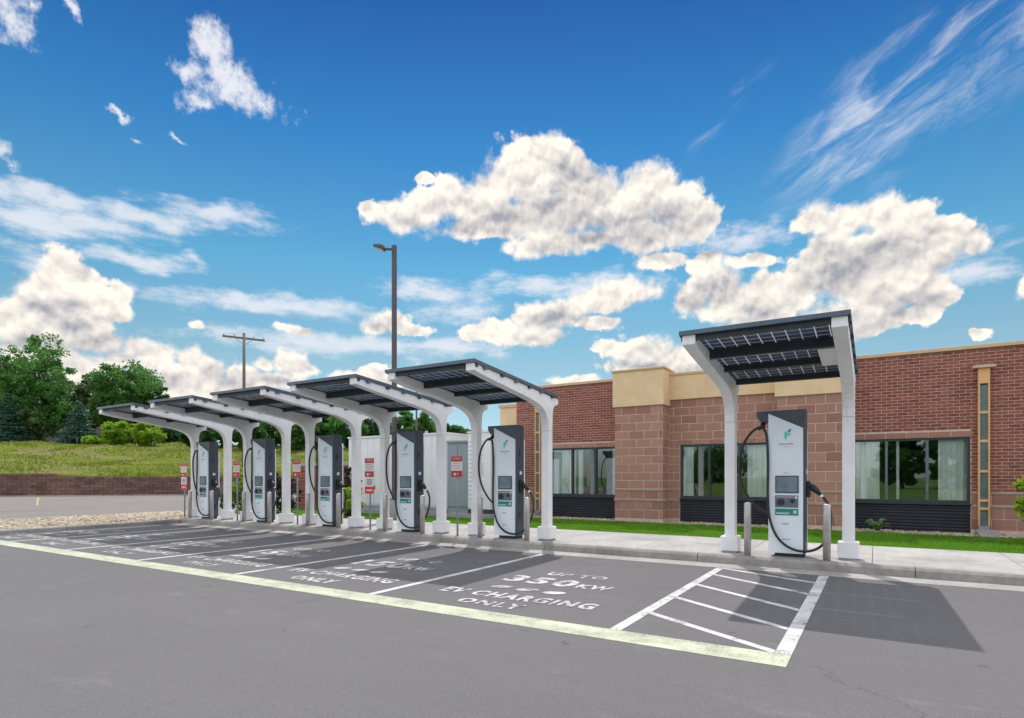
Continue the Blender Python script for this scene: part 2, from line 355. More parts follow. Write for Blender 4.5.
def masonry(name, cols, scale=20.0, amt=0.3, bs=0.6):
    m, N = material(name); p = pos(N); r = objrand(N)
    # for joined bricks the object random is the same, so vary by a cell noise as well
    at = N.n('ShaderNodeAttribute', attribute_name='tone'); tone = N.m('FRACT', N.m('ADD', at.outputs['Fac'], r))
    c = N.ramp(tone, [(i / (len(cols) - 1), k) for i, k in enumerate(cols)])
    n = N.noise(p, scale, 6, 0.7); n2 = N.noise(p, scale * 6, 4, 0.7)
    c = N.mix(N.mr(n, 0.3, 0.7, 0.0, amt), c, tuple(x * 0.55 for x in cols[0]))
    c = N.mix(N.mr(N.noise(p, 1.3, 5, 0.6), 0.45, 0.75, 0.0, 0.22), c, tuple(min(1, x * 1.45) for x in cols[-1]))
    return finish(m, N, bsdf(N, c, 0.92, 0, bump(N, N.m('ADD', n, n2), bs, 0.008), 0.2))
masonry('brick_red', [(0.25, 0.080, 0.060), (0.33, 0.115, 0.088), (0.21, 0.066, 0.054), (0.36, 0.135, 0.104), (0.28, 0.092, 0.072)], 24, 0.3)
masonry('block_red', [(0.40, 0.208, 0.160), (0.46, 0.25, 0.195), (0.34, 0.172, 0.135), (0.48, 0.27, 0.21), (0.41, 0.218, 0.170)], 22, 0.35, 0.9)
masonry('retaining_block', [(0.150, 0.085, 0.075), (0.21, 0.125, 0.108), (0.125, 0.070, 0.064), (0.24, 0.145, 0.12)], 9, 0.35, 0.8)

def foliage(name, dark, light, trans=0.35, sc=0.6):
    m, N = material(name); p = pos(N)
    r = N.n('ShaderNodeObjectInfo').outputs['Random']
    n = N.m('ADD', N.m('MULTIPLY', N.noise(p, sc, 4, 0.6), 0.7), N.m('MULTIPLY', N.noise(p, sc * 9, 3, 0.6), 0.3))
    c = N.mix(N.mr(n, 0.33, 0.67), dark, light)
    h = N.n('ShaderNodeHueSaturation'); N.put(h.inputs['Hue'], N.mr(r, 0, 1, 0.485, 0.515, False)); N.put(h.inputs['Value'], N.mr(r, 0, 1, 0.85, 1.15, False)); N.put(h.inputs['Color'], c)
    d = N.n('ShaderNodeBsdfPrincipled'); N.put(d.inputs['Base Color'], h.outputs[0]); d.inputs['Roughness'].default_value = 0.55; d.inputs['Specular IOR Level'].default_value = 0.3
    t = N.n('ShaderNodeBsdfTranslucent'); N.put(t.inputs['Color'], N.mix(0.5, h.outputs[0], tuple(min(1, x * 1.5) for x in light)))
    s = N.n('ShaderNodeMixShader'); s.inputs[0].default_value = trans
    N.t.links.new(d.outputs[0], s.inputs[1]); N.t.links.new(t.outputs[0], s.inputs[2])
    return finish(m, N, s.outputs[0])
foliage('leaf_mid', (0.036, 0.115, 0.030), (0.115, 0.26, 0.055), 0.45)
foliage('leaf_deep', (0.024, 0.080, 0.032), (0.070, 0.175, 0.050), 0.4)
foliage('leaf_bright', (0.13, 0.26, 0.020), (0.28, 0.44, 0.035), 0.45)
foliage('leaf_spruce', (0.020, 0.070, 0.048), (0.055, 0.135, 0.085), 0.2, 1.2)
foliage('leaf_olive', (0.08, 0.13, 0.05), (0.17, 0.24, 0.09), 0.4)
foliage('leaf_plum', (0.030, 0.022, 0.018), (0.085, 0.050, 0.038), 0.2, 2.0)
foliage('leaf_hosta', (0.10, 0.20, 0.06), (0.20, 0.33, 0.12), 0.3, 6.0)
foliage('grass_blade', (0.07, 0.19, 0.012), (0.19, 0.38, 0.022), 0.35, 0.8)

foliage('hill_blade', (0.11, 0.15, 0.018), (0.22, 0.25, 0.04), 0.4, 0.5)
def lawn_mat(name, a, b, dry, amount):
    m, N = material(name); p = pos(N)
    n = N.noise(p, 0.28, 6, 0.62); f = N.noise(p, 4.0, 5, 0.7); ff = N.noise(p, 30.0, 3, 0.7)
    c = N.mix(N.mr(N.m('ADD', N.m('MULTIPLY', f, 0.6), N.m('MULTIPLY', ff, 0.4)), 0.35, 0.65), a, b)
    st = N.noise(N.v('MULTIPLY', p, (0.6, 0.6, 3.0)), 0.30, 8, 0.72)
    c = N.mix(N.m('MULTIPLY', N.mr(N.m('ADD', N.m('MULTIPLY', st, 0.7), N.m('MULTIPLY', n, 0.3)), 0.47, 0.63), amount), c, dry)
    return finish(m, N, bsdf(N, c, 0.95, 0, bump(N, N.m('ADD', f, ff), 0.8, 0.05), 0.1))
lawn_mat('lawn', (0.045, 0.135, 0.010), (0.10, 0.24, 0.020), (0.16, 0.17, 0.05), 0.3)
lawn_mat('hill_grass', (0.060, 0.105, 0.008), (0.185, 0.225, 0.022), (0.23, 0.165, 0.105), 0.95)
lawn_mat('field_grass', (0.06, 0.13, 0.02), (0.11, 0.19, 0.03), (0.22, 0.20, 0.09), 0.4)

def stone_mat():
    m, N = material('river_stone'); at = N.n('ShaderNodeAttribute', attribute_name='tone')
    c = N.ramp(at.outputs['Fac'], [(0, (0.34, 0.26, 0.17)), (0.3, (0.50, 0.43, 0.32)), (0.55, (0.24, 0.19, 0.15)), (0.8, (0.60, 0.54, 0.44)), (1, (0.40, 0.33, 0.24))])
    n = N.noise(pos(N), 40, 4, 0.6)
    return finish(m, N, bsdf(N, N.mix(N.mr(n, 0.3, 0.7, 0, 0.3), c, (0.3, 0.25, 0.2)), 0.85, 0, bump(N, n, 0.3, 0.005), 0.3))
stone_mat()

def glass_mat():
    m, N = material('window_glass')
    g = N.n('ShaderNodeBsdfGlossy'); g.inputs['Roughness'].default_value = 0.012; g.inputs['Color'].default_value = (0.88, 0.95, 0.95, 1)
    t = N.n('ShaderNodeBsdfTransparent'); t.inputs['Color'].default_value = (0.975, 0.995, 0.99, 1)
    nb = bump(N, N.noise(pos(N), 1.2, 2, 0.5), 0.012, 0.05); N.put(g.inputs['Normal'], nb)
    fr = N.n('ShaderNodeFresnel'); fr.inputs['IOR'].default_value = 1.5
    f = N.m('ADD', N.m('MULTIPLY', fr.outputs[0], 0.7), 0.085, clamp=True)
    s = N.n('ShaderNodeMixShader'); N.put(s.inputs[0], f); N.t.links.new(t.outputs[0], s.inputs[1]); N.t.links.new(g.outputs[0], s.inputs[2])
    return finish(m, N, s.outputs[0])
glass_mat()
def curtain_mat():
    m, N = material('curtain_cloth'); p = pos(N)
    d = N.n('ShaderNodeBsdfDiffuse'); N.put(d.inputs['Color'], N.mix(N.mr(N.noise(p, 3, 3), 0.3, 0.7), (0.80, 0.87, 0.83), (0.90, 0.94, 0.92)))
    t = N.n('ShaderNodeBsdfTranslucent'); t.inputs['Color'].default_value = (0.7, 0.78, 0.74, 1)
    s = N.n('ShaderNodeMixShader'); s.inputs[0].default_value = 0.12
    N.t.links.new(d.outputs[0], s.inputs[1]); N.t.links.new(t.outputs[0], s.inputs[2])
    return finish(m, N, s.outputs[0])
curtain_mat()
def screen_mat():
    m, N = material('screen_glass'); p = pos(N)
    c = N.mix(N.mr(N.noise(p, 4, 3), 0.35, 0.65), (0.13, 0.18, 0.24), (0.20, 0.26, 0.32))
    return finish(m, N, bsdf(N, c, 0.12, 0, None, 0.6))
screen_mat()
def solar_mat():
    # glass module: dark cells with pale gaps between them, laid out in the module's own metres
    m, N = material('solar_cells')
    t = N.n('ShaderNodeTexCoord').outputs['Object']; sp = N.n('ShaderNodeSeparateXYZ'); N.put(sp.inputs[0], t)
    def line(s, pitch, w):
        f = N.m('FRACT', N.m('ADD', N.m('DIVIDE', s, pitch), 100.5))
        return N.m('LESS_THAN', N.m('MULTIPLY', N.m('SUBTRACT', 0.5, N.m('ABSOLUTE', N.m('SUBTRACT', f, 0.5))), pitch), w)
    gx = line(sp.outputs[0], 0.1667, 0.0060); gy = line(sp.outputs[1], 0.1633, 0.0045)
    bus = line(N.m('ADD', sp.outputs[1], 0.0), 0.0544, 0.0016)
    gap = N.m('MAXIMUM', gx, gy)
    cellc = N.mix(N.mr(N.noise(t, 1.5, 3), 0.3, 0.7), (0.065, 0.085, 0.16), (0.115, 0.14, 0.24))
    cellc = N.mix(N.m('MULTIPLY', bus, 0.35), cellc, (0.30, 0.32, 0.38))
    cell = bsdf(N, cellc, 0.22, 0, None, 0.6)
    tr = N.n('ShaderNodeBsdfTransparent'); tr.inputs['Color'].default_value = (0.90, 0.93, 0.97, 1)
    df = N.n('ShaderNodeBsdfDiffuse'); df.inputs['Color'].default_value = (0.82, 0.84, 0.88, 1)
    mg = N.n('ShaderNodeMixShader'); mg.inputs[0].default_value = 0.32
    N.t.links.new(df.outputs[0], mg.inputs[1]); N.t.links.new(tr.outputs[0], mg.inputs[2])
    s = N.n('ShaderNodeMixShader'); N.put(s.inputs[0], gap); N.t.links.new(cell, s.inputs[1]); N.t.links.new(mg.outputs[0], s.inputs[2])
    finish(m, N, s.outputs[0])
    m, N = material('cover_glass')          # clear front sheet over the cells
    tr = N.n('ShaderNodeBsdfTransparent'); tr.inputs['Color'].default_value = (0.95, 0.97, 0.97, 1)
    g = N.n('ShaderNodeBsdfGlossy'); g.inputs['Roughness'].default_value = 0.05
    s = N.n('ShaderNodeMixShader'); s.inputs[0].default_value = 0.08
    N.t.links.new(tr.outputs[0], s.inputs[1]); N.t.links.new(g.outputs[0], s.inputs[2])
    finish(m, N, s.outputs[0])
solar_mat()

# ------------------------------------------------------------------ mesh helpers
class MB:
    def __init__(s): s.v = []; s.f = []; s.tone = []
    def add(s, vs, fs):
        o = len(s.v); s.v += [tuple(p) for p in vs]; s.f += [tuple(i + o for i in f) for f in fs]; return s
    def box(s, x0, x1, y0, y1, z0, z1):
        return s.add([(x0,y0,z0),(x1,y0,z0),(x1,y1,z0),(x0,y1,z0),(x0,y0,z1),(x1,y0,z1),(x1,y1,z1),(x0,y1,z1)],
                     [(0,3,2,1),(4,5,6,7),(0,1,5,4),(1,2,6,5),(2,3,7,6),(3,0,4,7)])
    def prism(s, poly, a0, a1, axis='x'):
        """poly in the two other axes (order y,z for x; x,z for y; x,y for z)"""
        n = len(poly)
        def mk(p, a): return (a, p[0], p[1]) if axis == 'x' else ((p[0], a, p[1]) if axis == 'y' else (p[0], p[1], a))
        vs = [mk(p, a0) for p in poly] + [mk(p, a1) for p in poly]
        fs = [tuple(range(n)), tuple(range(2 * n - 1, n - 1, -1))] + [(i, i + n, (i + 1) % n + n, (i + 1) % n) for i in range(n)]
        return s.add(vs, fs)
    def tube(s, pts, r, seg=8, cap=True):
        pts = [Vector(p) for p in pts]; rs = r if isinstance(r, (list, tuple)) else [r] * len(pts)
        vs = []; up = None
        for i, p in enumerate(pts):
            t = (pts[min(i + 1, len(pts) - 1)] - pts[max(i - 1, 0)]).normalized()
            if up is None:
                up = Vector((0, 0, 1)) if abs(t.z) < 0.9 else Vector((1, 0, 0))
            u = (up - t * up.dot(t)).normalized(); w = t.cross(u); up = u
            vs += [p + (u * math.cos(a) + w * math.sin(a)) * rs[i] for a in [2 * math.pi * k / seg for k in range(seg)]]
        n = len(pts); fs = []
        for i in range(n - 1):
            for k in range(seg): fs.append((i*seg+k, i*seg+(k+1)%seg, (i+1)*seg+(k+1)%seg, (i+1)*seg+k))
        if cap: fs += [tuple(range(seg - 1, -1, -1)), tuple(range((n - 1) * seg, n * seg))]
        return s.add(vs, fs)
    def build(s, name, mat, parent=None, bevel=0.0, smooth=False, kind=None, seg=2):
        me = bpy.data.meshes.new(name); me.from_pydata(s.v, [], s.f)
        bm = bmesh.new(); bm.from_mesh(me)
        bmesh.ops.recalc_face_normals(bm, faces=bm.faces)
        if bevel:
            ed = [e for e in bm.edges if len(e.link_faces) == 2 and e.calc_face_angle(0) > 0.5]
            bmesh.ops.bevel(bm, geom=ed, offset=bevel, segments=seg, affect='EDGES', profile=0.5)
        if smooth:
            for f in bm.faces: f.smooth = True
        bm.to_mesh(me); bm.free()
        return link(name, me, mat, parent, kind)
def link(name, me, mat, parent=None, kind=None):
    o = bpy.data.objects.new(name, me); COL.objects.link(o)
    if mat and not me.materials: me.materials.append(MATS[mat])
    if parent: o.parent = parent
    if kind: o['kind'] = kind
    return o
def tag(o, label, cat, group=None):
    o['label'] = label; o['category'] = cat
    if group: o['group'] = group
    return o
def thing(name, label, cat, loc=(0,0,0), rz=0.0, group=None):
    o = bpy.data.objects.new(name, None); COL.objects.link(o); o.empty_display_size = 0.2
    o.location = loc; o.rotation_euler = (0, 0, rz)
    return tag(o, label, cat, group)
def structure(o): o['kind'] = 'structure'; return o
KIDS = {}
def copy_tree(o, parent=None):
    c = o.copy(); COL.objects.link(c); c.parent = parent
    for ch in [x for x in COL.objects if x.parent == o]: copy_tree(ch, c)
    return c
def np_mesh(name, verts, faces, tone=None):
    """verts (n,3) array, faces (m,k) array of one size"""
    me = bpy.data.meshes.new(name); nv, nf, k = len(verts), len(faces), faces.shape[1]
    me.vertices.add(nv); me.vertices.foreach_set('co', np.asarray(verts, np.float32).ravel())
    me.loops.add(nf * k); me.loops.foreach_set('vertex_index', faces.astype(np.int32).ravel())
    me.polygons.add(nf); me.polygons.foreach_set('loop_start', np.arange(nf, dtype=np.int32) * k)
    try: me.polygons.foreach_set('loop_total', np.full(nf, k, np.int32))
    except Exception: pass
    if tone is not None:
        a = me.attributes.new('tone', 'FLOAT', 'POINT'); a.data.foreach_set('value', np.asarray(tone, np.float32))
    me.update(calc_edges=True); me.validate()
    return me
def spline(pts, n=6):
    pts = [Vector(p) for p in pts]; out = []
    for i in range(len(pts) - 1):
        a, b, c, d = pts[max(i-1,0)], pts[i], pts[i+1], pts[min(i+2, len(pts)-1)]
        for k in range(n):
            t = k / n
            out.append(0.5 * ((2*b) + (-a + c)*t + (2*a - 5*b + 4*c - d)*t*t + (-a + 3*b - 3*c + d)*t**3))
    return out + [pts[-1]]
def text_mesh(txt, size, extrude=0.0, spacing=1.0, bold=0.0):
    cu = bpy.data.curves.new('lettering', 'FONT'); cu.body = txt; cu.size = size; cu.extrude = extrude
    cu.align_x = 'CENTER'; cu.align_y = 'BOTTOM_BASELINE'; cu.space_character = spacing; cu.offset = bold; cu.resolution_u = 2
    o = bpy.data.objects.new('lettering_tmp', cu); COL.objects.link(o)
    bpy.context.view_layer.update()
    me = bpy.data.meshes.new_from_object(o.evaluated_get(bpy.context.evaluated_depsgraph_get()))
    bpy.data.objects.remove(o); bpy.data.curves.remove(cu)
    me.materials.clear()
    return me
def fit(me, w, h, cx, y0):
    """scale flat lettering to width w and cap height h, centred on cx with its baseline on y0"""
    co = np.zeros(len(me.vertices) * 3, np.float32); me.vertices.foreach_get('co', co); co = co.reshape(-1, 3)
    lo, hi = co.min(0), co.max(0)
    co[:, 0] = (co[:, 0] - (lo[0] + hi[0]) / 2) * w / (hi[0] - lo[0]) + cx
    co[:, 1] = (co[:, 1] - lo[1]) * h / (hi[1] - lo[1]) + y0
    me.vertices.foreach_set('co', co.ravel()); me.update(); return me
rng = np.random.default_rng(7); random.seed(7)

# ------------------------------------------------------------------ ground, lot, road
KX, KY, WZ = -18.2, 10.0, 0.14            # left kerb line, front kerb line, walk height
o = structure(MB().add([(-900,-900,-0.03),(900,-900,-0.03),(900,900,-0.03),(-900,900,-0.03)], [(0,1,2,3)]).build('ground', 'field_grass'))
lot = structure(MB().add([(KX,-11,0),(40,-11,0),(40,9.56,0),(KX,9.56,0)], [(0,1,2,3)]).build('parking_lot', 'asphalt'))
road = structure(MB().add([(-75,-40,-0.012),(-22.9,-40,-0.012),(-22.9,13.4,-0.012),(-24.5,20,-0.012),(-30,44,-0.012),(-52,44,-0.012)], [(0,1,2,3,4,5)]).build('road', 'road_asphalt'))
# yellow tick and tar-sealed crack on the far road
def flat(poly, z): return MB().add([(x, y, z) for x, y in poly], [tuple(range(len(poly)))])
def gpt(x, y, z=0.0):
    d = px_dir(x, y); k = (z - CAMH) / d.z; return (d.x * k, d.y * k)
a = gpt(37, 497.5); b = gpt(36, 505.5)
flat([(a[0], a[1]), (a[0] + .10, a[1] + .10), (b[0] + .06, b[1] + .06), (b[0], b[1])], -0.008).build('road_line', 'yellow_paint', road)
pa, pb, pc = gpt(0, 511.5), gpt(60, 509.5), gpt(95, 508)
flat([pa, pb, pc, (pc[0] - .25, pc[1] + .1), (pb[0] - .25, pb[1] + .1), (pa[0] - .25, pa[1] + .1)], -0.008).build('crack_seal', 'joint', road)

# painted markings
SX = [-0.575, -2.07, -5.22] + [-5.22 - 2.743 * i for i in range(1, 5)]
Z1, Z2 = 0.004, 0.008
MB().box(KX + 0.02, -0.575, 4.82, 5.16, 0.001, Z1).build('stall_band', 'band_paint', lot)
MB().box(-0.70, -0.575, 5.165, 9.52, 0.001, Z1).build('stall_line', 'line_paint', lot)
for i, x in enumerate(SX[1:]):
    w = 0.055 if i == 0 else 0.05
    MB().box(x - w, x + w, 5.165, 9.52, 0.001, Z1).build('stall_line', 'line_paint', lot)
for (ya, yb) in [(9.50, 8.86), (8.84, 7.97), (7.90, 6.96), (6.93, 6.05), (6.00, 5.20)]:
    MB().prism([(-2.012, ya - .05), (-0.705, yb - .05), (-0.705, yb + .05), (-2.012, ya + .05)], 0.001, Z1, 'z').build('hatch_line', 'line_paint', lot)
def lettering(cx, num):
    for txt, w, h, dx, y in [('UP TO', 0.92, 0.27, 0.0, 7.52), (num, 1.06, 0.50, -0.25, 6.80), ('KW', 0.46, 0.27, 0.56, 6.84), ('EV CHARGING', 2.08, 0.30, 0.0, 5.78), ('ONLY', 0.86, 0.24, -0.05, 5.37)]:
        me = fit(text_mesh(txt, 0.4, spacing=1.2, bold=0.016), w, h, cx + dx, y)
        ob = link('stall_lettering', me, 'stencil_paint', lot); ob.location.z = Z1 + 0.001
    for k in (-0.46, -0.08, 0.30):      # three slanted dashes under the figure
        poly = [(cx + k - .02 + .13 * math.cos(t) + .06 * math.sin(t), 6.40 + .10 * math.sin(t)) for t in [i * math.pi / 6 for i in range(12)]]
        flat(poly, Z1 + 0.001).build('stall_dash', 'stencil_paint', lot)
lettering(-3.64, '350')
for i in range(4): lettering(-6.59 - 2.743 * i, '150')
lettering(-17.2, '150')

# gutter, kerbs, pavement slabs
gut = structure(MB().add([(KX,9.56,0.002),(40,9.56,0.002),(40,KY+.02,0.006),(KX,KY+.02,0.006)], [(0,1,2,3)]).build('gutter', 'gutter_concrete'))
kb = structure(MB().box(KX - .1, 40, KY + .04, KY + .16, -0.2, 0.10).build('kerb', 'joint'))
kx = [KX - .15, -15.9, -13.1, -10.25, -8.0, -5.47, -2.55, 0.47, 3.4, 6.5, 9.6, 14, 20, 28, 40]
for a, b in zip(kx[:-1], kx[1:]):
    MB().prism([(KY, -0.15), (KY + .02, WZ - .035), (KY + .055, WZ), (KY + .2, WZ), (KY + .2, -0.15)], a + .006, b - .006, 'x').build('kerb_stone', 'kerb_concrete', kb)
# left-hand kerb of the lot runs towards the viewer
lk = structure(MB().box(KX - .13, KX - .03, -11, KY + .1, -0.2, 0.09).build('kerb', 'joint'))
for i in range(7):
    y0 = -11 + i * 3.0; y1 = min(y0 + 3.0, KY)
    MB().prism([(KX, -.15), (KX - .02, .095), (KX - .05, .125), (KX - .17, .125), (KX - .17, -.15)], y0 + .006, y1 - .006, 'y').build('kerb_stone', 'kerb_concrete', lk)
sw = structure(MB().box(KX - .1, 40, KY + .2, 12.84, -0.2, WZ - .02).build('sidewalk', 'joint'))
sx = list(np.arange(KX - .15, 41, 1.83)) 
for a, b in zip(sx[:-1], sx[1:]):
    for ya, yb in ((KY + .205, 11.55), (11.562, 12.85)):
        MB().box(a + .005, b - .005, ya, yb, -0.1, WZ + random.uniform(-.001, .001)).build('paving_slab', 'sidewalk', sw)

# lawn between walk and building, with real blades
LZ = 0.12
structure(MB().add([(-20,12.84,LZ),(40,12.84,LZ),(40,16.9,LZ+.02),(-20,16.9,LZ+.02)], [(0,1,2,3)]).build('lawn', 'lawn'))
structure(MB().add([(-21.5,13.2,-.005),(-19.9,12.2,LZ-.03),(-10,22,LZ-.03),(-10,44,0.05),(-30,44,0.05)], [(0,1,2,3,4)]).build('lawn', 'lawn'))
def blades(n, x0, x1, y0, y1, z, h, w, name='grass'):
    c = np.stack([rng.uniform(x0, x1, n), rng.uniform(y0, y1, n), np.full(n, z)], 1)
    a = rng.uniform(0, 2 * np.pi, n); hh = h * rng.uniform(0.5, 1.3, n)
    d = np.stack([np.cos(a), np.sin(a), np.zeros(n)], 1) * (w * rng.uniform(.6, 1.4, n))[:, None]
    lean = np.stack([rng.normal(0, .35, n), rng.normal(0, .35, n), np.ones(n)], 1) * hh[:, None]
    v = np.stack([c - d, c + d, c + lean], 1).reshape(-1, 3)
    return np_mesh(name, v, np.arange(3 * n).reshape(-1, 3))
for (n, x0, x1, y0, y1) in [(52000, -10.5, 4.5, 12.86, 16.02), (14000, -16.5, -10.5, 12.86, 14.4)]:
    g = link('grass', blades(n, x0, x1, y0, y1, LZ, 0.055, 0.006), 'grass_blade', None, 'stuff')
    g['label'] = 'mown green grass strip between the walk and the brick building' if x1 > 0 else 'mown grass in front of the white cabinets'; g['category'] = 'grass'

# stones: low-poly pebbles joined into one mesh
ICO = None
def pebbles(n, xs, ys, z, r0, r1, name, label):
    bm = bmesh.new(); bmesh.ops.create_icosphere(bm, subdivisions=1, radius=1.0)
    bv = np.array([v.co[:] for v in bm.verts]); bf = np.array([[v.index for v in f.verts] for f in bm.faces]); bm.free()
    k = len(bv)
    c = np.stack([xs(n), ys(n), np.zeros(n)], 1); r = rng.uniform(r0, r1, n)
    c[:, 2] = (z(c[:, 0], c[:, 1]) if callable(z) else z) + rng.uniform(-.2, .5, n) * r
    sc = np.stack([r * rng.uniform(.8, 1.4, n), r * rng.uniform(.8, 1.2, n), r * rng.uniform(.45, .8, n)], 1)
    a = rng.uniform(0, np.pi, n); ca, sa = np.cos(a)[:, None], np.sin(a)[:, None]
    jit = 1 + rng.normal(0, .10, (n, k))[:, :, None]
    v = bv[None] * jit * sc[:, None, :]
    vx = v[:, :, 0] * ca - v[:, :, 1] * sa; vy = v[:, :, 0] * sa + v[:, :, 1] * ca
    v = np.stack([vx, vy, v[:, :, 2]], 2) + c[:, None, :]
    f = bf[None] + (np.arange(n) * k)[:, None, None]
    me = np_mesh(name, v.reshape(-1, 3), f.reshape(-1, 3), np.repeat(rng.uniform(0, 1, n), k))
    ob = link(name, me, 'river_stone', None, 'stuff'); ob['label'] = label; ob['category'] = 'stones'
    return ob
structure(MB().add([(-23.2,-12,.0),(KX-.16,-12,.05),(KX-.16,12.3,.06),(-20,13.2,.05),(-23.4,13.2,.0)], [(0,1,2,3,4)]).build('rock_bed', 'joint'))
pebbles(9500, lambda n: rng.uniform(-23.2, KX - .2, n), lambda n: rng.uniform(3.5, 13.1, n), lambda x, y: .03 + .05 * np.sin((x + 23.3) / 5 * np.pi), .035, .085, 'river_rock', 'pale tan river rock bed between the left kerb and the road')
pebbles(6500, lambda n: rng.uniform(-10.2, 4.5, n), lambda n: rng.uniform(16.02, 16.68, n), LZ + .01, .02, .05, 'gravel', 'pale gravel strip along the foot of the brick building')

# ------------------------------------------------------------------ brick building
BY = 16.7
bld = thing('brick_building', 'low red brick and block building with cream parapet behind the grass strip', 'building', (0, 0, 0))
WIN = [(-8.95, -6.55), (-4.74, -2.34), (-0.59, 1.81)]
WZ0, WZ1, LINT = 0.84, 2.335, 2.475
PIERS = [(-6.47, -5.05), (-2.13, -0.67)]; PY = 16.1
XL, XR = -10.18, 12.0
# backing wall (mortar) with openings
def backing(x0, x1, z0, z1): MB().box(x0, x1, BY + .007, BY + .22, z0, z1).build('wall', 'mortar', bld)
edges = [XL] + [e for w in WIN for e in w] + [XR]
for i in range(0, len(edges), 2): backing(edges[i], edges[i + 1], 0.0, 4.29)
for a, b in WIN: backing(a, b, WZ1, 4.29); backing(a, b, 0.0, 0.12)
for a, b in PIERS: MB().box(a + .007, b - .007, PY + .007, BY + .006, 0.0, 3.44).build('pier', 'mortar', bld)
MB().box(XL, XL + .22, BY + .23, 34, 0, 4.29).build('wall', 'brick_red', bld)
MB().box(XL + .23, XR, BY + .23, 34, 4.1, 4.25).build('roof', 'roof_grey', bld)
MB().box(XL + .23, XR, BY + 3.2, BY + 3.3, 0, 4.1).build('room_wall', 'room_dark', bld)
MB().box(XL + .23, XR, BY + .23, BY + 3.2, 0.0, 0.08).build('room_floor', 'room_dark', bld)
MB().box(XL + .23, XR, BY + .23, BY + 3.2, 3.0, 3.1).build('room_ceiling', 'room_dark', bld)
# cream wing at the far left corner
MB().box(-11.05, XL - .005, BY + .35, 33, 0, 3.80).build('corner_wing', 'cream_stucco', bld)
MB().box(-11.10, XL - .005, BY + .30, 33, 3.802, 3.90).build('coping', 'tan_metal', bld)

# brick / block pieces
def brick_mesh(w, h, d, name, ch=0.004):
    m = MB(); x, z = w / 2, h / 2
    m.add([(-x, d, -z), (x, d, -z), (x, d, z), (-x, d, z), (-x, ch, -z), (x, ch, -z), (x, ch, z), (-x, ch, z),
           (-x + ch, 0, -z + ch), (x - ch, 0, -z + ch), (x - ch, 0, z - ch), (-x + ch, 0, z - ch)],
          [(0,1,5,4), (1,2,6,5), (2,3,7,6), (3,0,4,7), (4,5,9,8), (5,6,10,9), (6,7,11,10), (7,4,8,11), (8,9,10,11)])
    return m
_bm_cache = {}
def piece_mesh(w, h, kind):
    key = (round(w, 3), round(h, 3), kind)
    if key not in _bm_cache:
        m = brick_mesh(w, h, 0.02, kind, 0.003 if kind == 'brick' else 0.006)
        me = bpy.data.meshes.new(kind); me.from_pydata(m.v, [], m.f)
        me.materials.append(MATS['brick_red' if kind == 'brick' else 'block_red']); _bm_cache[key] = me
    return _bm_cache[key]
PIECES = []     # (score, kind, x, y, z, w, h, rotz)
def course(kind, x0, x1, z, h, pitch, joint, shift, y, holes=(), rot=0.0, xoff=None):
    """one course along x (or, turned, along y); cuts pieces at the ends and at openings"""
    spans = [(x0, x1)]
    for (a, b, za, zb) in holes:
        if z + h > za + 1e-4 and z < zb - 1e-4:
            ns = []
            for (s, e) in spans:
                if b <= s or a >= e: ns.append((s, e)); continue
                if a > s: ns.append((s, a))
                if b < e: ns.append((b, e))
            spans = ns
    for (s, e) in spans:
        k = math.floor((s - shift) / pitch)
        while k * pitch + shift < e:
            a, b = max(s, k * pitch + shift), min(e, (k + 1) * pitch + shift)
            if b - a > 0.05:
                w = b - a - joint; cx = (a + b) / 2
                if rot == 0.0: P_ = (cx, y - random.uniform(0, .004), z + h / 2)
                else: P_ = (xoff + random.uniform(0, .004), cx, z + h / 2)
                PIECES.append((kind, P_, round(w, 3), round(h - joint, 3), rot))
            k += 1
holes = [(a, b, 0.12, LINT if i != 1 else 2.46) for i, (a, b) in enumerate(WIN)] + [(a - .005, b + .005, 0, 9) for a, b in PIERS]
BH, BP = 0.0744, 0.2145
B1a, B1b, B2a, B2b = 1.035, 1.09, 0.74, 0.80
def small_bricks(x0, x1):
    z = B1b; i = 0
    while z + BH < 4.30:
        course('brick', x0, x1, z, BH, BP, 0.013, (0.5 * BP if i % 2 else 0), BY, holes); z += BH; i += 1
def block_rows(x0, x1, y, top, hl=(), ph=0.0, low=True):
    z = B1b; i = 0; n = round((top - B1b) / 0.234); h = (top - B1b) / n
    for i in range(n): course('block', x0, x1, B1b + i * h, h, 0.436, 0.018, ph + (0.218 if i % 2 else 0), y, hl)
    lower_rows(x0, x1, y, hl, ph)
def lower_rows(x0, x1, y, hl, ph=0.0):
    course('block', x0, x1, B2b, B1a - B2b, 0.436, 0.018, ph, y, hl)
    course('block', x0, x1, B2a - 0.25, 0.25, 0.436, 0.018, ph + .218, y, hl)
    course('block', x0, x1, B2a - 0.50, 0.25, 0.436, 0.018, ph, y, hl)
small_bricks(XL, -6.47); small_bricks(-0.62, XR)
lower_rows(XL, -6.47, BY, holes); lower_rows(-0.62, XR, BY, holes)
block_rows(-5.05, -0.62, BY, 3.62, holes, .1)
for a, b in PIERS:
    block_rows(a, b, PY, 3.44, (), a)
    z = B1b; n = 10; h = (3.44 - B1b) / n      # right-hand return of the pier, half blocks seen edge on
    for i in range(n): course('block', PY + .024, BY - .005, B1b + i * h, h, 0.3, 0.018, PY + (.15 if i % 2 else 0), 0, (), R(90), b)
    for zz, hh in ((B2b, B1a - B2b), (B2a - .25, .25), (B2a - .5, .25)): course('block', PY + .024, BY - .005, zz, hh, 0.3, 0.018, PY, 0, (), R(90), b)
# lintel blocks over the windows
for a, b in WIN: course('block', a - .06, b + .06, WZ1, LINT - WZ1 - .002, 0.42, 0.018, a - .06, BY - .004)
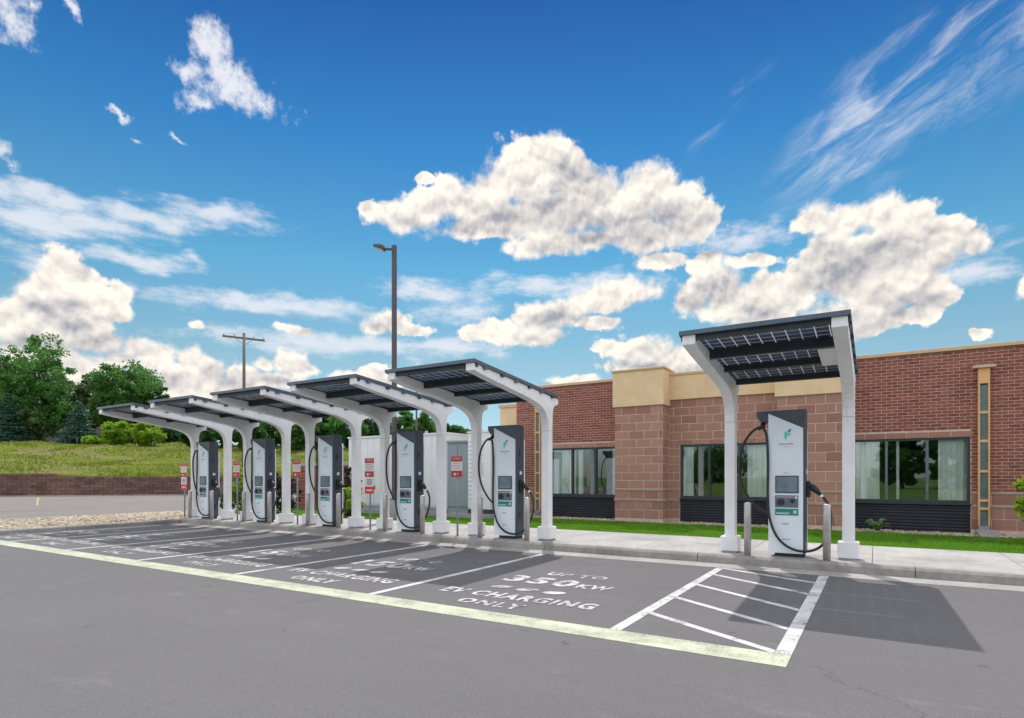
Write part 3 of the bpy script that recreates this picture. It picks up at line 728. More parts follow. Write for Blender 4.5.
# the best visible small bricks become single objects, the rest one joined part
cand = [p for p in PIECES if p[0] == 'brick']; rest = []
cand.sort(key=lambda p: abs(p[1][0] - 1.0) + abs(p[1][2] - 3.2) * 0.9)
single = cand[:290]; rest = cand[290:]
for p in [q for q in PIECES if q[0] == 'block'] + single:
    kind, c, w, h, rz = p
    ob = link(kind, piece_mesh(w, h, kind), None, bld); ob.location = c; ob.rotation_euler = (0, 0, rz)
m = MB(); tones = []
for kind, c, w, h, rz in rest:
    b = brick_mesh(w, h, 0.02, kind, 0.003); t = random.random(); n0 = len(b.v)
    m.add([(x + c[0], y + c[1], z + c[2]) for x, y, z in b.v], b.f); tones += [t] * n0
me = bpy.data.meshes.new('brickwork'); me.from_pydata(m.v, [], m.f); at = me.attributes.new('tone', 'FLOAT', 'POINT'); at.data.foreach_set('value', tones)
link('brickwork', me, 'brick_red', bld, 'stuff')
# stone bands
for z0, z1 in ((B1a, B1b), (B2a, B2b)):
    for x0, x1 in ((XL, WIN[0][0]), (-5.04, WIN[1][0]), (WIN[1][1], -2.14), (1.812, XR)):
        MB().box(x0, x1, BY - .022, BY + .006, z0 + .004, z1 - .004).build('stone_band', 'lime_band', bld, .004, seg=1)
    for a, b in PIERS: MB().box(a - .02, b + .022, PY - .022, BY - .023, z0 + .004, z1 - .004).build('stone_band', 'lime_band', bld, .004, seg=1)
# cream parapets and copings
MB().box(-5.045, -2.135, BY - .06, BY + .3, 3.622, 4.30).build('parapet', 'cream_stucco', bld)
for a, b in PIERS:
    MB().box(a - .04, b + .04, PY - .05, BY + .32, 3.442, 4.44).build('parapet', 'cream_stucco', bld)
    MB().box(a - .08, b + .08, PY - .09, BY + .36, 4.442, 4.50).build('coping', 'tan_metal', bld, .006, seg=1)
for x0, x1 in ((XL - .04, -6.52), (-5.0, -2.18), (-0.62, XR)):
    MB().box(x0, x1, BY - .09 if x0 == -5.0 else BY - .045, BY + .36, 4.302, 4.385).build('coping', 'tan_metal', bld, .006, seg=1)

# windows
def curtain(x0, x1, z0, z1, y, ph):
    n = max(10, int((x1 - x0) / .02)); vs = []; fs = []
    for i in range(n + 1):
        x = x0 + (x1 - x0) * i / n
        yy = y + .030 * math.sin(x * 52 + ph) + .015 * math.sin(x * 117 + 2 * ph)
        vs += [(x, yy, z0), (x, yy, z1)]
    for i in range(n): fs.append((2*i, 2*i+2, 2*i+3, 2*i+1))
    return vs, fs
for wi, (a, b) in enumerate(WIN):
    z0, z1, yf = WZ0, WZ1, BY + .05
    w = MB()
    w.box(a, b, yf, yf + .10, z1 - .055, z1); w.box(a, b, yf, yf + .10, z0 - .02, z0 + .045)
    w.box(a, a + .055, yf + .001, yf + .099, z0 + .045, z1 - .055); w.box(b - .055, b, yf + .001, yf + .099, z0 + .045, z1 - .055)
    wo_ = w.build('window', 'window_frame', bld)
    ms = [a + (b - a) / 3, a + 2 * (b - a) / 3]
    for x in ms: MB().box(x - .028, x + .028, yf - .004, yf + .09, z0 + .046, z1 - .056).build('mullion', 'mullion' if wi == 2 else 'window_frame', wo_)
    xs = [a + .055, ms[0] - .028, ms[0] + .028, ms[1] - .028, ms[1] + .028, b - .055]
    for k in range(3):
        MB().box(xs[2*k], xs[2*k+1], yf + .045, yf + .053, z0 + .046, z1 - .056).build('pane', 'window_glass', wo_)
    MB().box(a - .01, b + .01, BY - .03, yf + .1, z0 - .055, z0 - .021).build('sill', 'window_frame', wo_)
    cs = {0: [(a + .06, a + .86), (a + .95, a + 1.10), (b - .30, b - .02)], 1: [(a + .05, a + .34), (b - .62, b - .02)], 2: [(a + .05, a + .66), (a + 1.00, a + 1.06), (b - .58, b - .04)]}[wi]
    for ci, (c0, c1) in enumerate(cs):
        vs, fs = curtain(c0, c1, z0 - .1, z1 + .1, yf + .15, ci * 1.3 + wi)
        MB().add(vs, fs).build('curtain', 'curtain_cloth', wo_, smooth=True)
    # ribbed dark cladding under the window, one strip per rib
    n = 9; hh = (z0 - .056 - .12) / n
    pan = MB().box(a, b, BY + .06, BY + .1, .121, z0 - .057).build('cladding', 'dark_cladding', bld)
    for k in range(n):
        zz = .12 + k * hh
        MB().prism([(BY + .06, zz + .004), (BY + .02, zz + .014), (BY + .012, zz + hh * .55), (BY + .06, zz + hh - .004)], a + .002, b - .002, 'x').build('cladding_strip', 'dark_cladding', pan)

# decorative downspouts: tan frame, dark inset panels, cap
def downspout(x0, x1, y):
    w = x1 - x0
    d = MB().box(x0, x1, y - .09, y - .002, 3.50, 3.84).box(x0, x0 + .035, y - .09, y - .002, .34, 3.499).box(x1 - .035, x1, y - .09, y - .002, .34, 3.499).build('downspout', 'orange_metal', bld, .004, seg=1)
    MB().box(x0 - .10, x1 + .10, y - .16, y - .002, 3.842, 3.90).build('cap', 'tan_metal', d, .006, seg=1)
    MB().box(x0 - .07, x1 + .07, y - .13, y - .002, 3.901, 3.925).build('cap_top', 'roof_grey', d)
    zs = [.34, .72, .90, 1.55, 2.22, 2.86, 3.499]
    for i in range(len(zs) - 1):
        MB().box(x0 + .036, x1 - .036, y - .055, y - .003, zs[i] + (.03 if i else 0.0), zs[i+1] - .03).build('inset', 'teal_glass', d)
        if i: MB().box(x0 + .036, x1 - .036, y - .085, y - .003, zs[i] - .028, zs[i] + .028).build('crossbar', 'orange_metal' if i < 3 else 'tan_metal', d)
    MB().box(x0 + .01, x1 - .01, y - .10, y - .002, .24, .338).build('outlet', 'galvanised', d)
downspout(1.93, 2.14, BY - .026); downspout(-9.42, -9.22, BY - .026)
tag(MB().prism([(16.62, LZ + .02), (15.85, LZ - .03), (15.85, LZ + .05), (16.62, LZ + .14)], 1.88, 2.22, 'x').build('splash_block', 'kerb_concrete', None, .01), 'small concrete splash block in the gravel under the right downspout', 'splash block')

# ------------------------------------------------------------------ solar canopies
CX = [-5.718 - 2.743 * i for i in range(4, -1, -1)] + [-0.3665]
CW, CYc = 1.7605, 10.58
NAMES = ['leftmost', 'second', 'third', 'fourth', 'fifth', 'rightmost']
def make_canopy():
    t = thing('solar_canopy', '', 'canopy', (0, 0, WZ))
    hw = CW / 2; zo = WZ; yo = CYc
    arm = [(10.495,2.36),(10.49,2.48),(10.455,2.61),(10.38,2.72),(10.26,2.80),(10.10,2.86),(9.91,2.905),(9.5,2.965),(8.9,3.045),(8.3,3.125),(7.90,3.19),
           (7.90,3.315),(10.92,3.035),(10.92,2.935),(10.76,2.885),(10.70,2.82),(10.675,2.70),(10.665,2.36)]
    colm = [(10.495,.40),(10.495,2.358),(10.665,2.358),(10.665,.40)]
    for sx_ in (-hw, hw):
        MB().prism([(y - yo, z - zo) for y, z in colm], sx_ - .085, sx_ + .085, 'x').build('column', 'white_steel', t, .008)
        MB().prism([(y - yo, z - zo) for y, z in arm], sx_ - .085, sx_ + .085, 'x').build('arm', 'white_steel', t, .008)
        MB().box(sx_ - .145, sx_ + .145, -.15, .15, .025, .275).build('plinth', 'white_steel', t, .012)
        MB().box(sx_ - .12, sx_ + .12, -.125, .125, 0, .025).build('base_plate', 'galvanised', t)
    x0, x1 = -hw - .118, hw + .118
    sl_ = -(3.367 - 3.113) / (10.848 - 7.879)
    def zt(y): return 3.367 + sl_ * (y - 7.879)          # top surface of the roof
    def beam(y, h, w, mat, nm, xa, xb, top=.036):
        return MB().prism([(y - w/2 - yo, zt(y) - top - h - zo), (y + w/2 - yo, zt(y) - top - h - zo + sl_*w), (y + w/2 - yo, zt(y) - top - zo + sl_*w/2), (y - w/2 - yo, zt(y) - top - zo - sl_*w/2)], xa, xb, 'x').build(nm, mat, t)
    beam(7.96, .070, .05, 'dark_beam', 'front_beam', x0 + .01, x1 - .01)
    for y, h in ((8.74, .125), (9.70, .085), (10.62, .085)): beam(y, h, .07, 'dark_beam', 'purlin', x0 + .055, x1 - .055)
    # edge trims
    def quad(y0, y1, h, xa, xb, nm, mat, lift=0.0):
        return MB().prism([(y0 - yo, zt(y0) - h - zo), (y1 - yo, zt(y1) - h - zo), (y1 - yo, zt(y1) - zo + lift), (y0 - yo, zt(y0) - zo + lift)], xa, xb, 'x').build(nm, mat, t)
    quad(7.86, 7.90, .052, x0, x1, 'front_trim', 'beam_edge', .004)
    for xa in (x0, x1 - .035): quad(7.903, 10.82, .058, xa, xa + .035, 'side_trim', 'slate_metal', .003)
    quad(10.823, 10.85, .06, x0, x1, 'rear_trim', 'slate_metal', .003)
    for y in (8.2, 8.74, 9.2, 9.70, 10.15, 10.62):
        for xa in (x0 - .006, x1 - .03): MB().box(xa, xa + .036, y - .045 - yo, y + .045 - yo, zt(y) - .10 - zo, zt(y) - .059 - zo).build('clip', 'beam_edge' if y in (8.2, 9.2, 10.15) else 'dark_beam', t)
    # three glass modules
    ys = [7.905, 8.875, 9.85, 10.82]
    for k in range(3):
        ya, yb = ys[k] + .006, ys[k+1] - .006; cy = (ya + yb) / 2; hl = (yb - ya) / 2; hx = (x1 - x0) / 2 - .04
        md = MB().box(-hx, hx, -hl, hl, -.006, .006).build('solar_module', 'solar_cells', t)
        md.data.materials.append(MATS['cover_glass'])
        for pg in md.data.polygons: pg.material_index = 0 if pg.normal.z < -.5 else 1
        md.location = (0, cy - yo, zt(cy) - .018 - zo); md.rotation_euler = (math.atan(sl_), 0, 0)
    return t
can = make_canopy()
for i, x in enumerate(CX):
    c = can if i == 0 else copy_tree(can)
    c.location = (x - CW / 2, CYc, WZ)
    c['group'] = 'white solar canopies along the kerb'
    c['label'] = ['white curved-arm solar canopy, leftmost of the row, nearest the rock bed', 'white solar canopy, second from the left in the row', 'white solar canopy, third from the left in the row',
                  'white solar canopy, fourth from the left, in front of the light pole', 'white solar canopy in front of the brick corner, fifth from the left', 'white solar canopy standing alone at right before the brick building'][i]
    if i == 5:
        MB().prism([(8.80 - CYc, 2.975), (9.64 - CYc, 2.90), (9.64 - CYc, 2.99), (8.80 - CYc, 3.06)], CW/2 - .30, CW/2 - .088, 'x').build('junction_box', 'white_steel', c, .008)

# ------------------------------------------------------------------ chargers
def plug_logo(t):
    # stylised leaf / plug mark
    lf = [(-.012, 1.875), (.004, 1.90), (.008, 1.945), (.062, 1.955), (.052, 1.985), (.006, 1.985), (.004, 2.02), (-.030, 2.00), (-.036, 1.93)]
    MB().prism(lf, -.1835, -.181, 'y').build('logo', 'logo_green', t)
    lf = [(.010, 2.00), (.030, 2.045), (.075, 2.052), (.066, 2.02), (.045, 1.998)]
    MB().prism(lf, -.1835, -.181, 'y').build('logo', 'logo_blue', t)
def wall_text(t, txt, w, h, cx, z, y, mat, nm):
    me = fit(text_mesh(txt, .1), w, h, cx, 0.0)
    ob = link(nm, me, mat, t); ob.rotation_euler = (R(90), 0, 0); ob.location = (0, y, z); return ob
def make_charger():
    t = thing('ev_charger', '', 'charger')
    body = MB().box(-.25, .27, -.14, .15, .06, 2.36).build('body', 'slate_metal', t, .012)
    for xx in (.2705,):
        for z0, z1 in ((1.72, 1.86), (.42, .55)): MB().box(xx - .001, xx + .004, -.045, -.005, z0, z1).build('vent', 'black_rubber', body)
        MB().box(xx - .001, xx + .004, -.03, .05, 1.33, 1.40).build('sticker', 'sign_white', body)
        MB().box(xx - .001, xx + .003, -.13, .14, 2.03, 2.038).build('seam', 'beam_edge', body)
    MB().box(-.18, .25, -.12, .12, 0, .06).build('base', 'dark_beam', t)
    # overhanging dark top with the cable wing
    top = [(-.46, 2.362), (.274, 2.362), (.274, 2.30), (-.24, 2.235), (-.30, 2.17), (-.40, 2.19), (-.455, 2.27)]
    MB().prism(top, -.135, .12, 'y').build('top_wing', 'slate_metal', t, .008)
    fp = [(-.27, .06), (.238, .06), (.238, 2.06), (-.27, 2.315)]
    MB().prism(fp, -.18, -.142, 'y').build('front_panel', 'white_plastic', t, .006)
    MB().prism([(-x if False else x, z) for x, z in [(-.24, .06), (.272, .06), (.272, 2.06), (-.24, 2.06)]], .152, .185, 'y').build('rear_panel', 'white_plastic', t, .006)
    plug_logo(t)
    wall_text(t, 'electrify', .21, .042, -.005, 1.790, -.1825, 'ink', 'lettering')
    wall_text(t, 'america', .12, .020, .0, 1.760, -.1825, 'ink_pale', 'lettering')
    # screen, reader, label
    s = MB().box(-.165, .178, -.196, -.179, 1.025, 1.305).build('screen_bezel', 'slate_metal', t, .008)
    MB().box(-.145, .158, -.1985, -.1965, 1.048, 1.285).build('screen', 'screen_glass', s)
    rd = MB().box(-.168, .172, -.192, -.179, .795, .990).build('reader_panel', 'reader_grey', t, .006)
    MB().tube([(-.085, -.192, .88), (-.085, -.222, .88)], [.055, .05], 14).build('socket', 'black_rubber', rd)
    MB().tube([(.085, -.192, .90), (.085, -.206, .90)], [.035, .033], 14).build('card_reader', 'black_rubber', rd)
    MB().box(.125, .158, -.1945, -.1925, .94, .975).build('contactless_mark', 'sign_white', rd)
    MB().box(-.150, .105, -.1945, -.1925, .955, .970).build('print', 'ink_pale', rd)
    lb = MB().box(-.168, .172, -.186, -.179, .670, .775).build('label_strip', 'label_green', t)
    MB().box(-.150, .04, -.1875, -.1865, .690, .712).build('print', 'label_pale', lb)
    MB().box(.10, .150, -.1875, -.1865, .700, .750).build('print', 'label_pale', lb)
    MB().box(-.060, .030, -.1825, -.181, .520, .545).build('print', 'ink_pale', t)
    MB().box(-.060, .050, -.1825, -.181, .275, .292).build('print', 'ink_pale', t)
    MB().box(-.04, .03, -.1825, -.181, 1.345, 1.355).build('print', 'ink_pale', t)
    # hanging hook and two cables
    hk = MB().tube([(-.36, -.02, 2.20), (-.37, -.08, 2.13), (-.37, -.14, 2.10)], [.035, .04, .03], 10).build('cable_hook', 'black_rubber', t)
    MB().tube([(-.43, -.135, 2.075), (-.33, -.145, 2.115)], .03, 10).build('clamp', 'black_rubber', hk)
    c2 = spline([(-.38,-.15,2.11),(-.32,-.17,2.03),(-.285,-.20,1.86),(-.27,-.21,1.5),(-.272,-.22,1.0),(-.24,-.24,.62),(-.13,-.26,.33),(.05,-.27,.165),(.27,-.26,.115),(.46,-.22,.18),(.58,-.16,.34),(.62,-.08,.58),(.60,-.03,.80),(.52,-.01,.95),(.44,-.01,1.03)])
    cb = MB().tube(c2, .021, 8).build('cable', 'black_rubber', t, smooth=True)
    MB().tube([(.50,-.012,.965),(.475,-.011,.995)], .026, 8).build('cable_tag', 'sign_white', cb)
    # holstered connector on the right flank
    MB().box(.272, .33, -.06, .045, .96, 1.22).build('holster', 'black_rubber', t, .015)
    MB().tube([(.31,-.008,1.12),(.37,-.009,1.11),(.42,-.01,1.06),(.47,-.01,1.0)], [.055,.06,.042,.026], 10).build('connector', 'black_rubber', t, smooth=True)
    return t
chg = make_charger()
CHG = [chg] + [copy_tree(chg) for _ in CX[1:]]
for i, x in enumerate(CX):
    c = CHG[i]
    c.location = (x - 0.855, 10.50, WZ + .001)
    c['group'] = 'chargers under the canopies'
    kw, kz = [(.62, -.05), (.86, .0), (.78, .04), (.74, -.03), (.88, .02), (1.0, .0)][i]
    lp = [(-.36,-.15,2.10),(-.45,-.17,2.08),(-.56,-.18,1.98),(-.66,-.18,1.80),(-.715,-.16,1.55),(-.715,-.14,1.30),(-.66,-.12,1.08),(-.54,-.10,.88),(-.40,-.09,.74),(-.255,-.08,.66)]
    lp = [(-.36 + (x_ + .36) * kw if x_ < -.36 else x_, y_, z_ + (kz if 3 < j_ else 0)) for j_, (x_, y_, z_) in enumerate(lp)]
    MB().tube(spline(lp), .021, 8).build('cable', 'black_rubber', c, smooth=True)
    c['label'] = ['white and slate charger, leftmost of the row, beside the rock bed', 'white and slate charger, second from the left', 'white and slate charger, third from the left, before the plum hedge',
                  'white and slate charger, fourth from the left, in front of the tall light pole', 'white and slate charger left of the brick corner, fifth from the left', 'white and slate charger at right in front of the block pier'][i]
# concrete footing under each charger and bollards
bol = MB(); bol.tube([(0,0,0),(0,0,.845),(0,0,.862),(0,0,.870)], [.055,.055,.048,.02], 20)
b0 = bol.build('bollard', 'brushed_steel', None, smooth=True)
ORD = ['leftmost', 'second', 'third', 'fourth', 'fifth', 'rightmost']
k = 0
for i, x in enumerate(CX):
    for s, dx in (('left', -.585), ('right', .565)):
        b = b0 if k == 0 else b0.copy()
        if k: COL.objects.link(b)
        k += 1
        b.location = (x - .845 + dx, 10.25, WZ)
        tag(b, f'round steel bollard on the {s} side of the {ORD[i]} charger' + ('' if i in (0, 5) else ' from the left'), 'bollard', 'bollards guarding the chargers')

# ------------------------------------------------------------------ parking signs
def sign(x, tall, label):
    t = thing('parking_sign', label, 'sign', (x + .05, 10.33, WZ), 0, 'signs between the chargers')
    MB().tube([(0,0,0),(0,0,1.70)], .022, 8).build('post', 'galvanised', t, smooth=True)
    w = .15
    p = MB().box(-w, w, -.030, -.022, 1.28, 1.74).build('sign_plate', 'sign_white', t, .003)
    MB().box(-w, w, -.0335, -.0305, 1.62, 1.738).build('red_field', 'red_paint', p)
    MB().box(-w, w, -.0335, -.0305, 1.282, 1.42).build('red_field', 'red_paint', p)
    wall_text(p, 'NO PARKING', .22, .045, 0, 1.665, -.0345, 'sign_white', 'lettering')
    wall_text(p, 'EXCEPT FOR', .20, .03, 0, 1.565, -.0315, 'red_paint', 'lettering')
    wall_text(p, 'ELECTRIC VEHICLE', .25, .03, 0, 1.515, -.0315, 'red_paint', 'lettering')
    wall_text(p, 'CHARGING', .20, .03, 0, 1.46, -.0315, 'red_paint', 'lettering')
    MB().tube([(-.05, -.0335, 1.345), (-.05, -.036, 1.345)], .03, 12).build('symbol', 'sign_white', p)
    MB().prism([(.0, 1.33), (.06, 1.352), (.0, 1.37), (.03, 1.35)], -.036, -.0335, 'y').build('symbol', 'sign_white', p)
    if tall:
        q = MB().box(-w, w, -.030, -.022, .875, 1.272).build('sign_plate', 'sign_white', t, .003)
        MB().box(-w, w, -.0335, -.0305, .877, 1.05).build('red_field', 'red_bright', q)
        MB().box(-.10, .10, -.036, -.0338, .945, .975).build('arrow', 'sign_white', q)
        for z in (1.20, 1.15, 1.10): MB().box(-.09, .09, -.0335, -.0305, z, z + .022).build('print', 'ink', q)
        MB().box(w + .005, w + .045, -.030, -.022, .98, 1.08).build('flag', 'red_bright', q)
    return t
for x, tall, lab in [(-18.62, True, 'tall red and white parking sign at the left end of the row'), (-15.87, False, 'short red and white sign between the first two chargers from the left'),
                     (-13.2, False, 'short red and white sign left of the third charger'), (-10.51, True, 'tall red and white sign in front of the large white container'),
                     (-7.86, False, 'short red and white sign in front of the grey cabinet')]: sign(x, tall, lab)

# ------------------------------------------------------------------ equipment cabinets
def ribs_box(t, x0, x1, y0, y1, z0, z1, mat, n):
    MB().box(x0, x1, y0, y1, z0, z1).build('shell', mat, t)
    dx = (x1 - x0) / n
    for i in range(n): MB().prism([(x0 + i*dx + .01, y0 + .0), (x0 + i*dx + .05, y0 - .03), (x0 + (i+1)*dx - .05, y0 - .03), (x0 + (i+1)*dx - .01, y0)], z0 + .06, z1 - .08, 'z').build('rib_panel', mat, t)
ca_ = thing('equipment_container', 'large white ribbed container behind the fourth charger', 'container', (-14.3, 15.4, LZ))
ribs_box(ca_, -2.4, 2.25, 0, 1.2, .28, 2.72, 'cabinet_white', 14)
MB().box(-2.42, 2.27, -.05, 1.22, 2.721, 2.78).build('lid', 'cabinet_white', ca_)
MB().box(-2.6, 2.45, -.30, 1.4, 0, .14).build('pad', 'pad_concrete', ca_); MB().box(-2.45, 2.3, -.1, 1.25, .141, .279).build('plinth', 'cabinet_grey', ca_)
cg = thing('grey_cabinet', 'grey steel two-door cabinet between the white enclosures', 'cabinet', (-11.5, 15.3, LZ))
MB().box(-.48, .40, 0, .9, .28, 2.42).build('shell', 'cabinet_grey', cg, .01)
for x0, x1 in ((-.46, -.045), (-.03, .38)):
    d = MB().box(x0, x1, -.03, -.002, .34, 2.34).build('door', 'cabinet_grey', cg, .008)
    MB().box(x1 - .05 if x0 < -.1 else x0 + .02, x1 - .02 if x0 < -.1 else x0 + .05, -.05, -.031, 1.25, 1.42).build('handle', 'galvanised', d)
MB().box(-.52, .44, -.06, .95, 2.422, 2.48).build('lid', 'galvanised', cg)
MB().box(-.5, .44, -.25, 1.0, 0, .14).build('pad', 'pad_concrete', cg); MB().box(-.46, .38, -.03, .85, .141, .279).build('plinth', 'cabinet_grey', cg)
cw_ = thing('white_cabinet', 'white louvred cabinet with warning placard behind the fifth charger', 'cabinet', (-10.66, 15.2, LZ))
MB().box(-.42, .45, 0, 1.0, .28, 2.70).build('shell', 'cabinet_white', cw_, .01)
for i in range(14): MB().prism([(-.022, .62 + i*.14), (-.002, .60 + i*.14), (-.002, .70 + i*.14)], -.36, .18, 'x').build('louvre', 'cabinet_white', cw_)
pl = MB().box(.0, .16, -.034, -.024, 1.40, 1.78).build('placard', 'sign_white', cw_); MB().box(.03, .13, -.037, -.0345, 1.62, 1.68).build('mark', 'ink', pl); MB().box(.09, .12, -.037, -.0345, 1.46, 1.60).build('mark', 'orange_metal', pl)
MB().box(-.44, .47, -.03, 1.03, 2.702, 2.75).build('lid', 'cabinet_white', cw_)
MB().box(-.40, .60, -.27, 1.15, 0, .14).build('pad', 'pad_concrete', cw_); MB().box(-.38, .43, -.05, 1.02, .141, .279).build('plinth', 'dark_cladding', cw_)

# ------------------------------------------------------------------ poles
t = thing('light_pole', 'tall slim bronze light pole with a single lamp head to the left', 'light pole', (-12.55, 13.4, 0.1))
MB().tube([(0,0,0),(0,0,.62)], .23, 20).build('concrete_base', 'pad_concrete', t)
MB().box(-.11, .11, -.11, .11, .62, .66).build('base_plate', 'bronze_paint', t)
MB().box(-.058, .058, -.058, .058, .66, 8.42).build('pole', 'bronze_paint', t, .008)
ax = Vector((math.cos(YAW), -math.sin(YAW), 0))
h = MB(); h.box(-.30, -.072, -.03, .03, 8.27, 8.33)
h.prism([(-.30, 8.26), (-.62, 8.37), (-.62, 8.41), (-.40, 8.41), (-.28, 8.36)], -.13, .13, 'y'); hd = h.build('lamp_head', 'bronze_paint', t, .006); hd.rotation_euler = (0, 0, -YAW)
l_ = MB().prism([(-.34, 8.262), (-.58, 8.346), (-.58, 8.352), (-.34, 8.268)], -.10, .10, 'y').build('lens', 'sign_white', hd); l_.location.z = -.012

HP0 = Vector((-54.0, 16.6)); HT = Vector((0.677, 0.736)); HN = Vector((-0.736, 0.677))
def hill_z(x, y):
    n = (Vector((x, y)) - HP0).dot(HN)
    if n <= 0: return 0.0
    k = min(1.0, n / 46.0)
    return 1.50 + 4.6 * (k * (1.25 - 0.25 * k)) + 0.0
d = px_dir(244, 333); s = 50.0; b = Vector((d.x * s, d.y * s, 0)); zb = hill_z(b.x, b.y); topz = CAMH + d.z * s
t = thing('utility_pole', 'weathered wooden utility pole with a crossarm beyond the canopies', 'utility pole', (b.x, b.y, zb))
MB().tube([(0,0,0),(0,0,topz - zb)], [.17, .11], 10).build('pole', 'old_wood', t, smooth=True)
arm_a = math.atan2(.35, .94)
ca1 = MB().box(-1.65, 1.65, -.07, .07, topz - zb - .52, topz - zb - .38).build('crossarm', 'old_wood', t); ca1.rotation_euler = (0, 0, -YAW + .55); 
for sg in (-1, 1):
    br = MB().tube([(0, -.08, topz - zb - 1.05), (sg * .75, -.08, topz - zb - .50)], .025, 6).build('brace', 'galvanised', t); br.rotation_euler = (0, 0, -YAW + .55)
    for xx in (1.55, .75):
        iz = MB().tube([(sg * xx, 0, topz - zb - .38), (sg * xx, 0, topz - zb - .22)], [.035, .05], 8).build('insulator', 'galvanised', t); iz.rotation_euler = (0, 0, -YAW + .55)
d = px_dir(416.5, 388); s = 42.0
t = thing('thin_pole', 'thin dark pole seen under the fifth canopy roof', 'pole', (d.x * s, d.y * s, hill_z(d.x * s, d.y * s)))
MB().tube([(0,0,0),(0,0,CAMH + d.z * s - hill_z(d.x*s, d.y*s))], [.08, .06], 10).build('shaft', 'bronze_paint', t, smooth=True)
MB().tube([(0,0,CAMH + d.z * s - hill_z(d.x*s, d.y*s)),(0,0,CAMH + d.z * s + .1 - hill_z(d.x*s, d.y*s))], [.08, .02], 10).build('cap', 'bronze_paint', t, smooth=True)

# ------------------------------------------------------------------ hill, walls
nt_, nn_ = 90, 40; vs = []; fs = []
for i in range(nt_ + 1):
    tt = -70 + 260 * i / nt_
    for j in range(nn_ + 1):
        nn = 0.12 + 240 * (max(j - 1, 0) / nn_) ** 1.7
        x, y = HP0 + HT * tt + HN * nn
        z = hill_z(x, y) + (0.25 * math.sin(tt * .21 + nn * .3) + 0.18 * math.sin(tt * .47 - nn * .11)) * min(1, nn / 10)
        if nn < .3 and j > 0: z = 1.60 if tt < 3.5 else 1.41
        if .3 <= nn < 3: z += .16 * (1 - nn / 3) * (1 if tt < 3.5 else 0)
        if j == 0: z = 0.9
        vs.append((x, y, z))
for i in range(nt_):
    for j in range(nn_):
        a = i * (nn_ + 1) + j; fs.append((a, a + nn_ + 1, a + nn_ + 2, a + 1))
structure(MB().add(vs, fs).build('hill', 'hill_grass', None, smooth=True))
n_ = 42000
tt_ = rng.uniform(-18, 75, n_); nn2 = 0.35 + 62 * rng.uniform(0, 1, n_) ** 1.3
px_ = HP0.x + HT.x * tt_ + HN.x * nn2; py_ = HP0.y + HT.y * tt_ + HN.y * nn2
k_ = np.minimum(1, nn2 / 46.0); pz_ = 1.50 + 4.6 * (k_ * (1.25 - 0.25 * k_)) + (0.25 * np.sin(tt_ * .21 + nn2 * .3) + 0.18 * np.sin(tt_ * .47 - nn2 * .11)) * np.minimum(1, nn2 / 10) - .04
patch = .5 + .5 * np.sin(tt_ * .9 + 2 * np.sin(nn2 * .35)) * np.sin(nn2 * .6 + tt_ * .2)
hh_ = .10 + .30 * patch * rng.uniform(.3, 1.0, n_); an = rng.uniform(0, np.pi, n_); c3 = np.stack([px_, py_, pz_], 1)
dv = np.stack([np.cos(an), np.sin(an), 0 * an], 1) * (.05 + .08 * patch)[:, None]
tv = np.stack([c3 - dv, c3 + dv, c3 + np.stack([rng.normal(0, .06, n_), rng.normal(0, .06, n_), hh_], 1)], 1).reshape(-1, 3)
hg = link('grass', np_mesh('grass', tv, np.arange(3 * n_).reshape(-1, 3)), 'hill_blade', None, 'stuff'); hg['label'] = 'rough tufted grass on the hill above the retaining wall'; hg['category'] = 'grass'
# retaining wall: courses of long blocks
rw = thing('retaining_wall', 'long low brown block retaining wall at the foot of the grass hill', 'wall', (0, 0, 0))
def along(tt, nn, z): p = HP0 + HT * tt + HN * nn; return (p.x, p.y, z)
def wbox(m, t0, t1, n0, n1, z0, z1):
    m.add([along(t0,n0,z0),along(t1,n0,z0),along(t1,n1,z0),along(t0,n1,z0),along(t0,n0,z1),along(t1,n0,z1),along(t1,n1,z1),along(t0,n1,z1)],
          [(0,3,2,1),(4,5,6,7),(0,1,5,4),(1,2,6,5),(2,3,7,6),(3,0,4,7)])
m = MB(); wbox(m, -70, 40, .08, .30, -.3, 1.42); wbox(m, -70, 3.5, .08, .30, 1.421, 1.625); m.build('core', 'retaining_block', rw)
m = MB(); tones = []
for r_ in range(8):
    z = r_ * .205; tt = -30.0 + (r_ % 2) * .3
    while tt < 40:
        w = .61
        if not (r_ == 7 and tt > 3.2):
            n0 = -.02 - .012 * (7 - r_) + random.uniform(-.012, .012); t_ = random.random()
            wbox(m, tt + .012, tt + w - .012, n0, .30, z + .008, z + .205 - .008); tones += [t_] * 8
        tt += w
me = bpy.data.meshes.new('blockwork'); me.from_pydata(m.v, [], m.f); at = me.attributes.new('tone', 'FLOAT', 'POINT'); at.data.foreach_set('value', tones)
link('blockwork', me, 'retaining_block', rw, 'stuff')
# concrete gutter line at the wall foot
m = MB(); wbox(m, -70, 40, -1.0, -.1, -.02, .05); structure(m.build('kerb', 'kerb_concrete'))
# brick screen wall behind the middle chargers
sw_ = thing('screen_wall', 'dark red brick screen wall with pale cap behind the third charger', 'wall', (-18.3, 15.9, 0.08))
MB().box(-2.0, 1.7, .012, .29, 0, 1.78).build('core', 'mortar', sw_)
for r_ in range(13):
    x = -2.0 - (.15 if r_ % 2 else 0)
    while x < 1.7:
        a, b = max(x, -2.0), min(x + .30, 1.7)
        if b - a > .04:
            key = (round(b - a - .012, 3), .122, 'brick')
            ob = link('brick', piece_mesh(*key), None, sw_); ob.location = ((a + b) / 2, -.004 * random.random(), .07 + r_ * .136)
        x += .30
MB().box(-2.05, 1.75, -.05, .34, 1.782, 1.87).build('cap', 'sidewalk', sw_, .008)
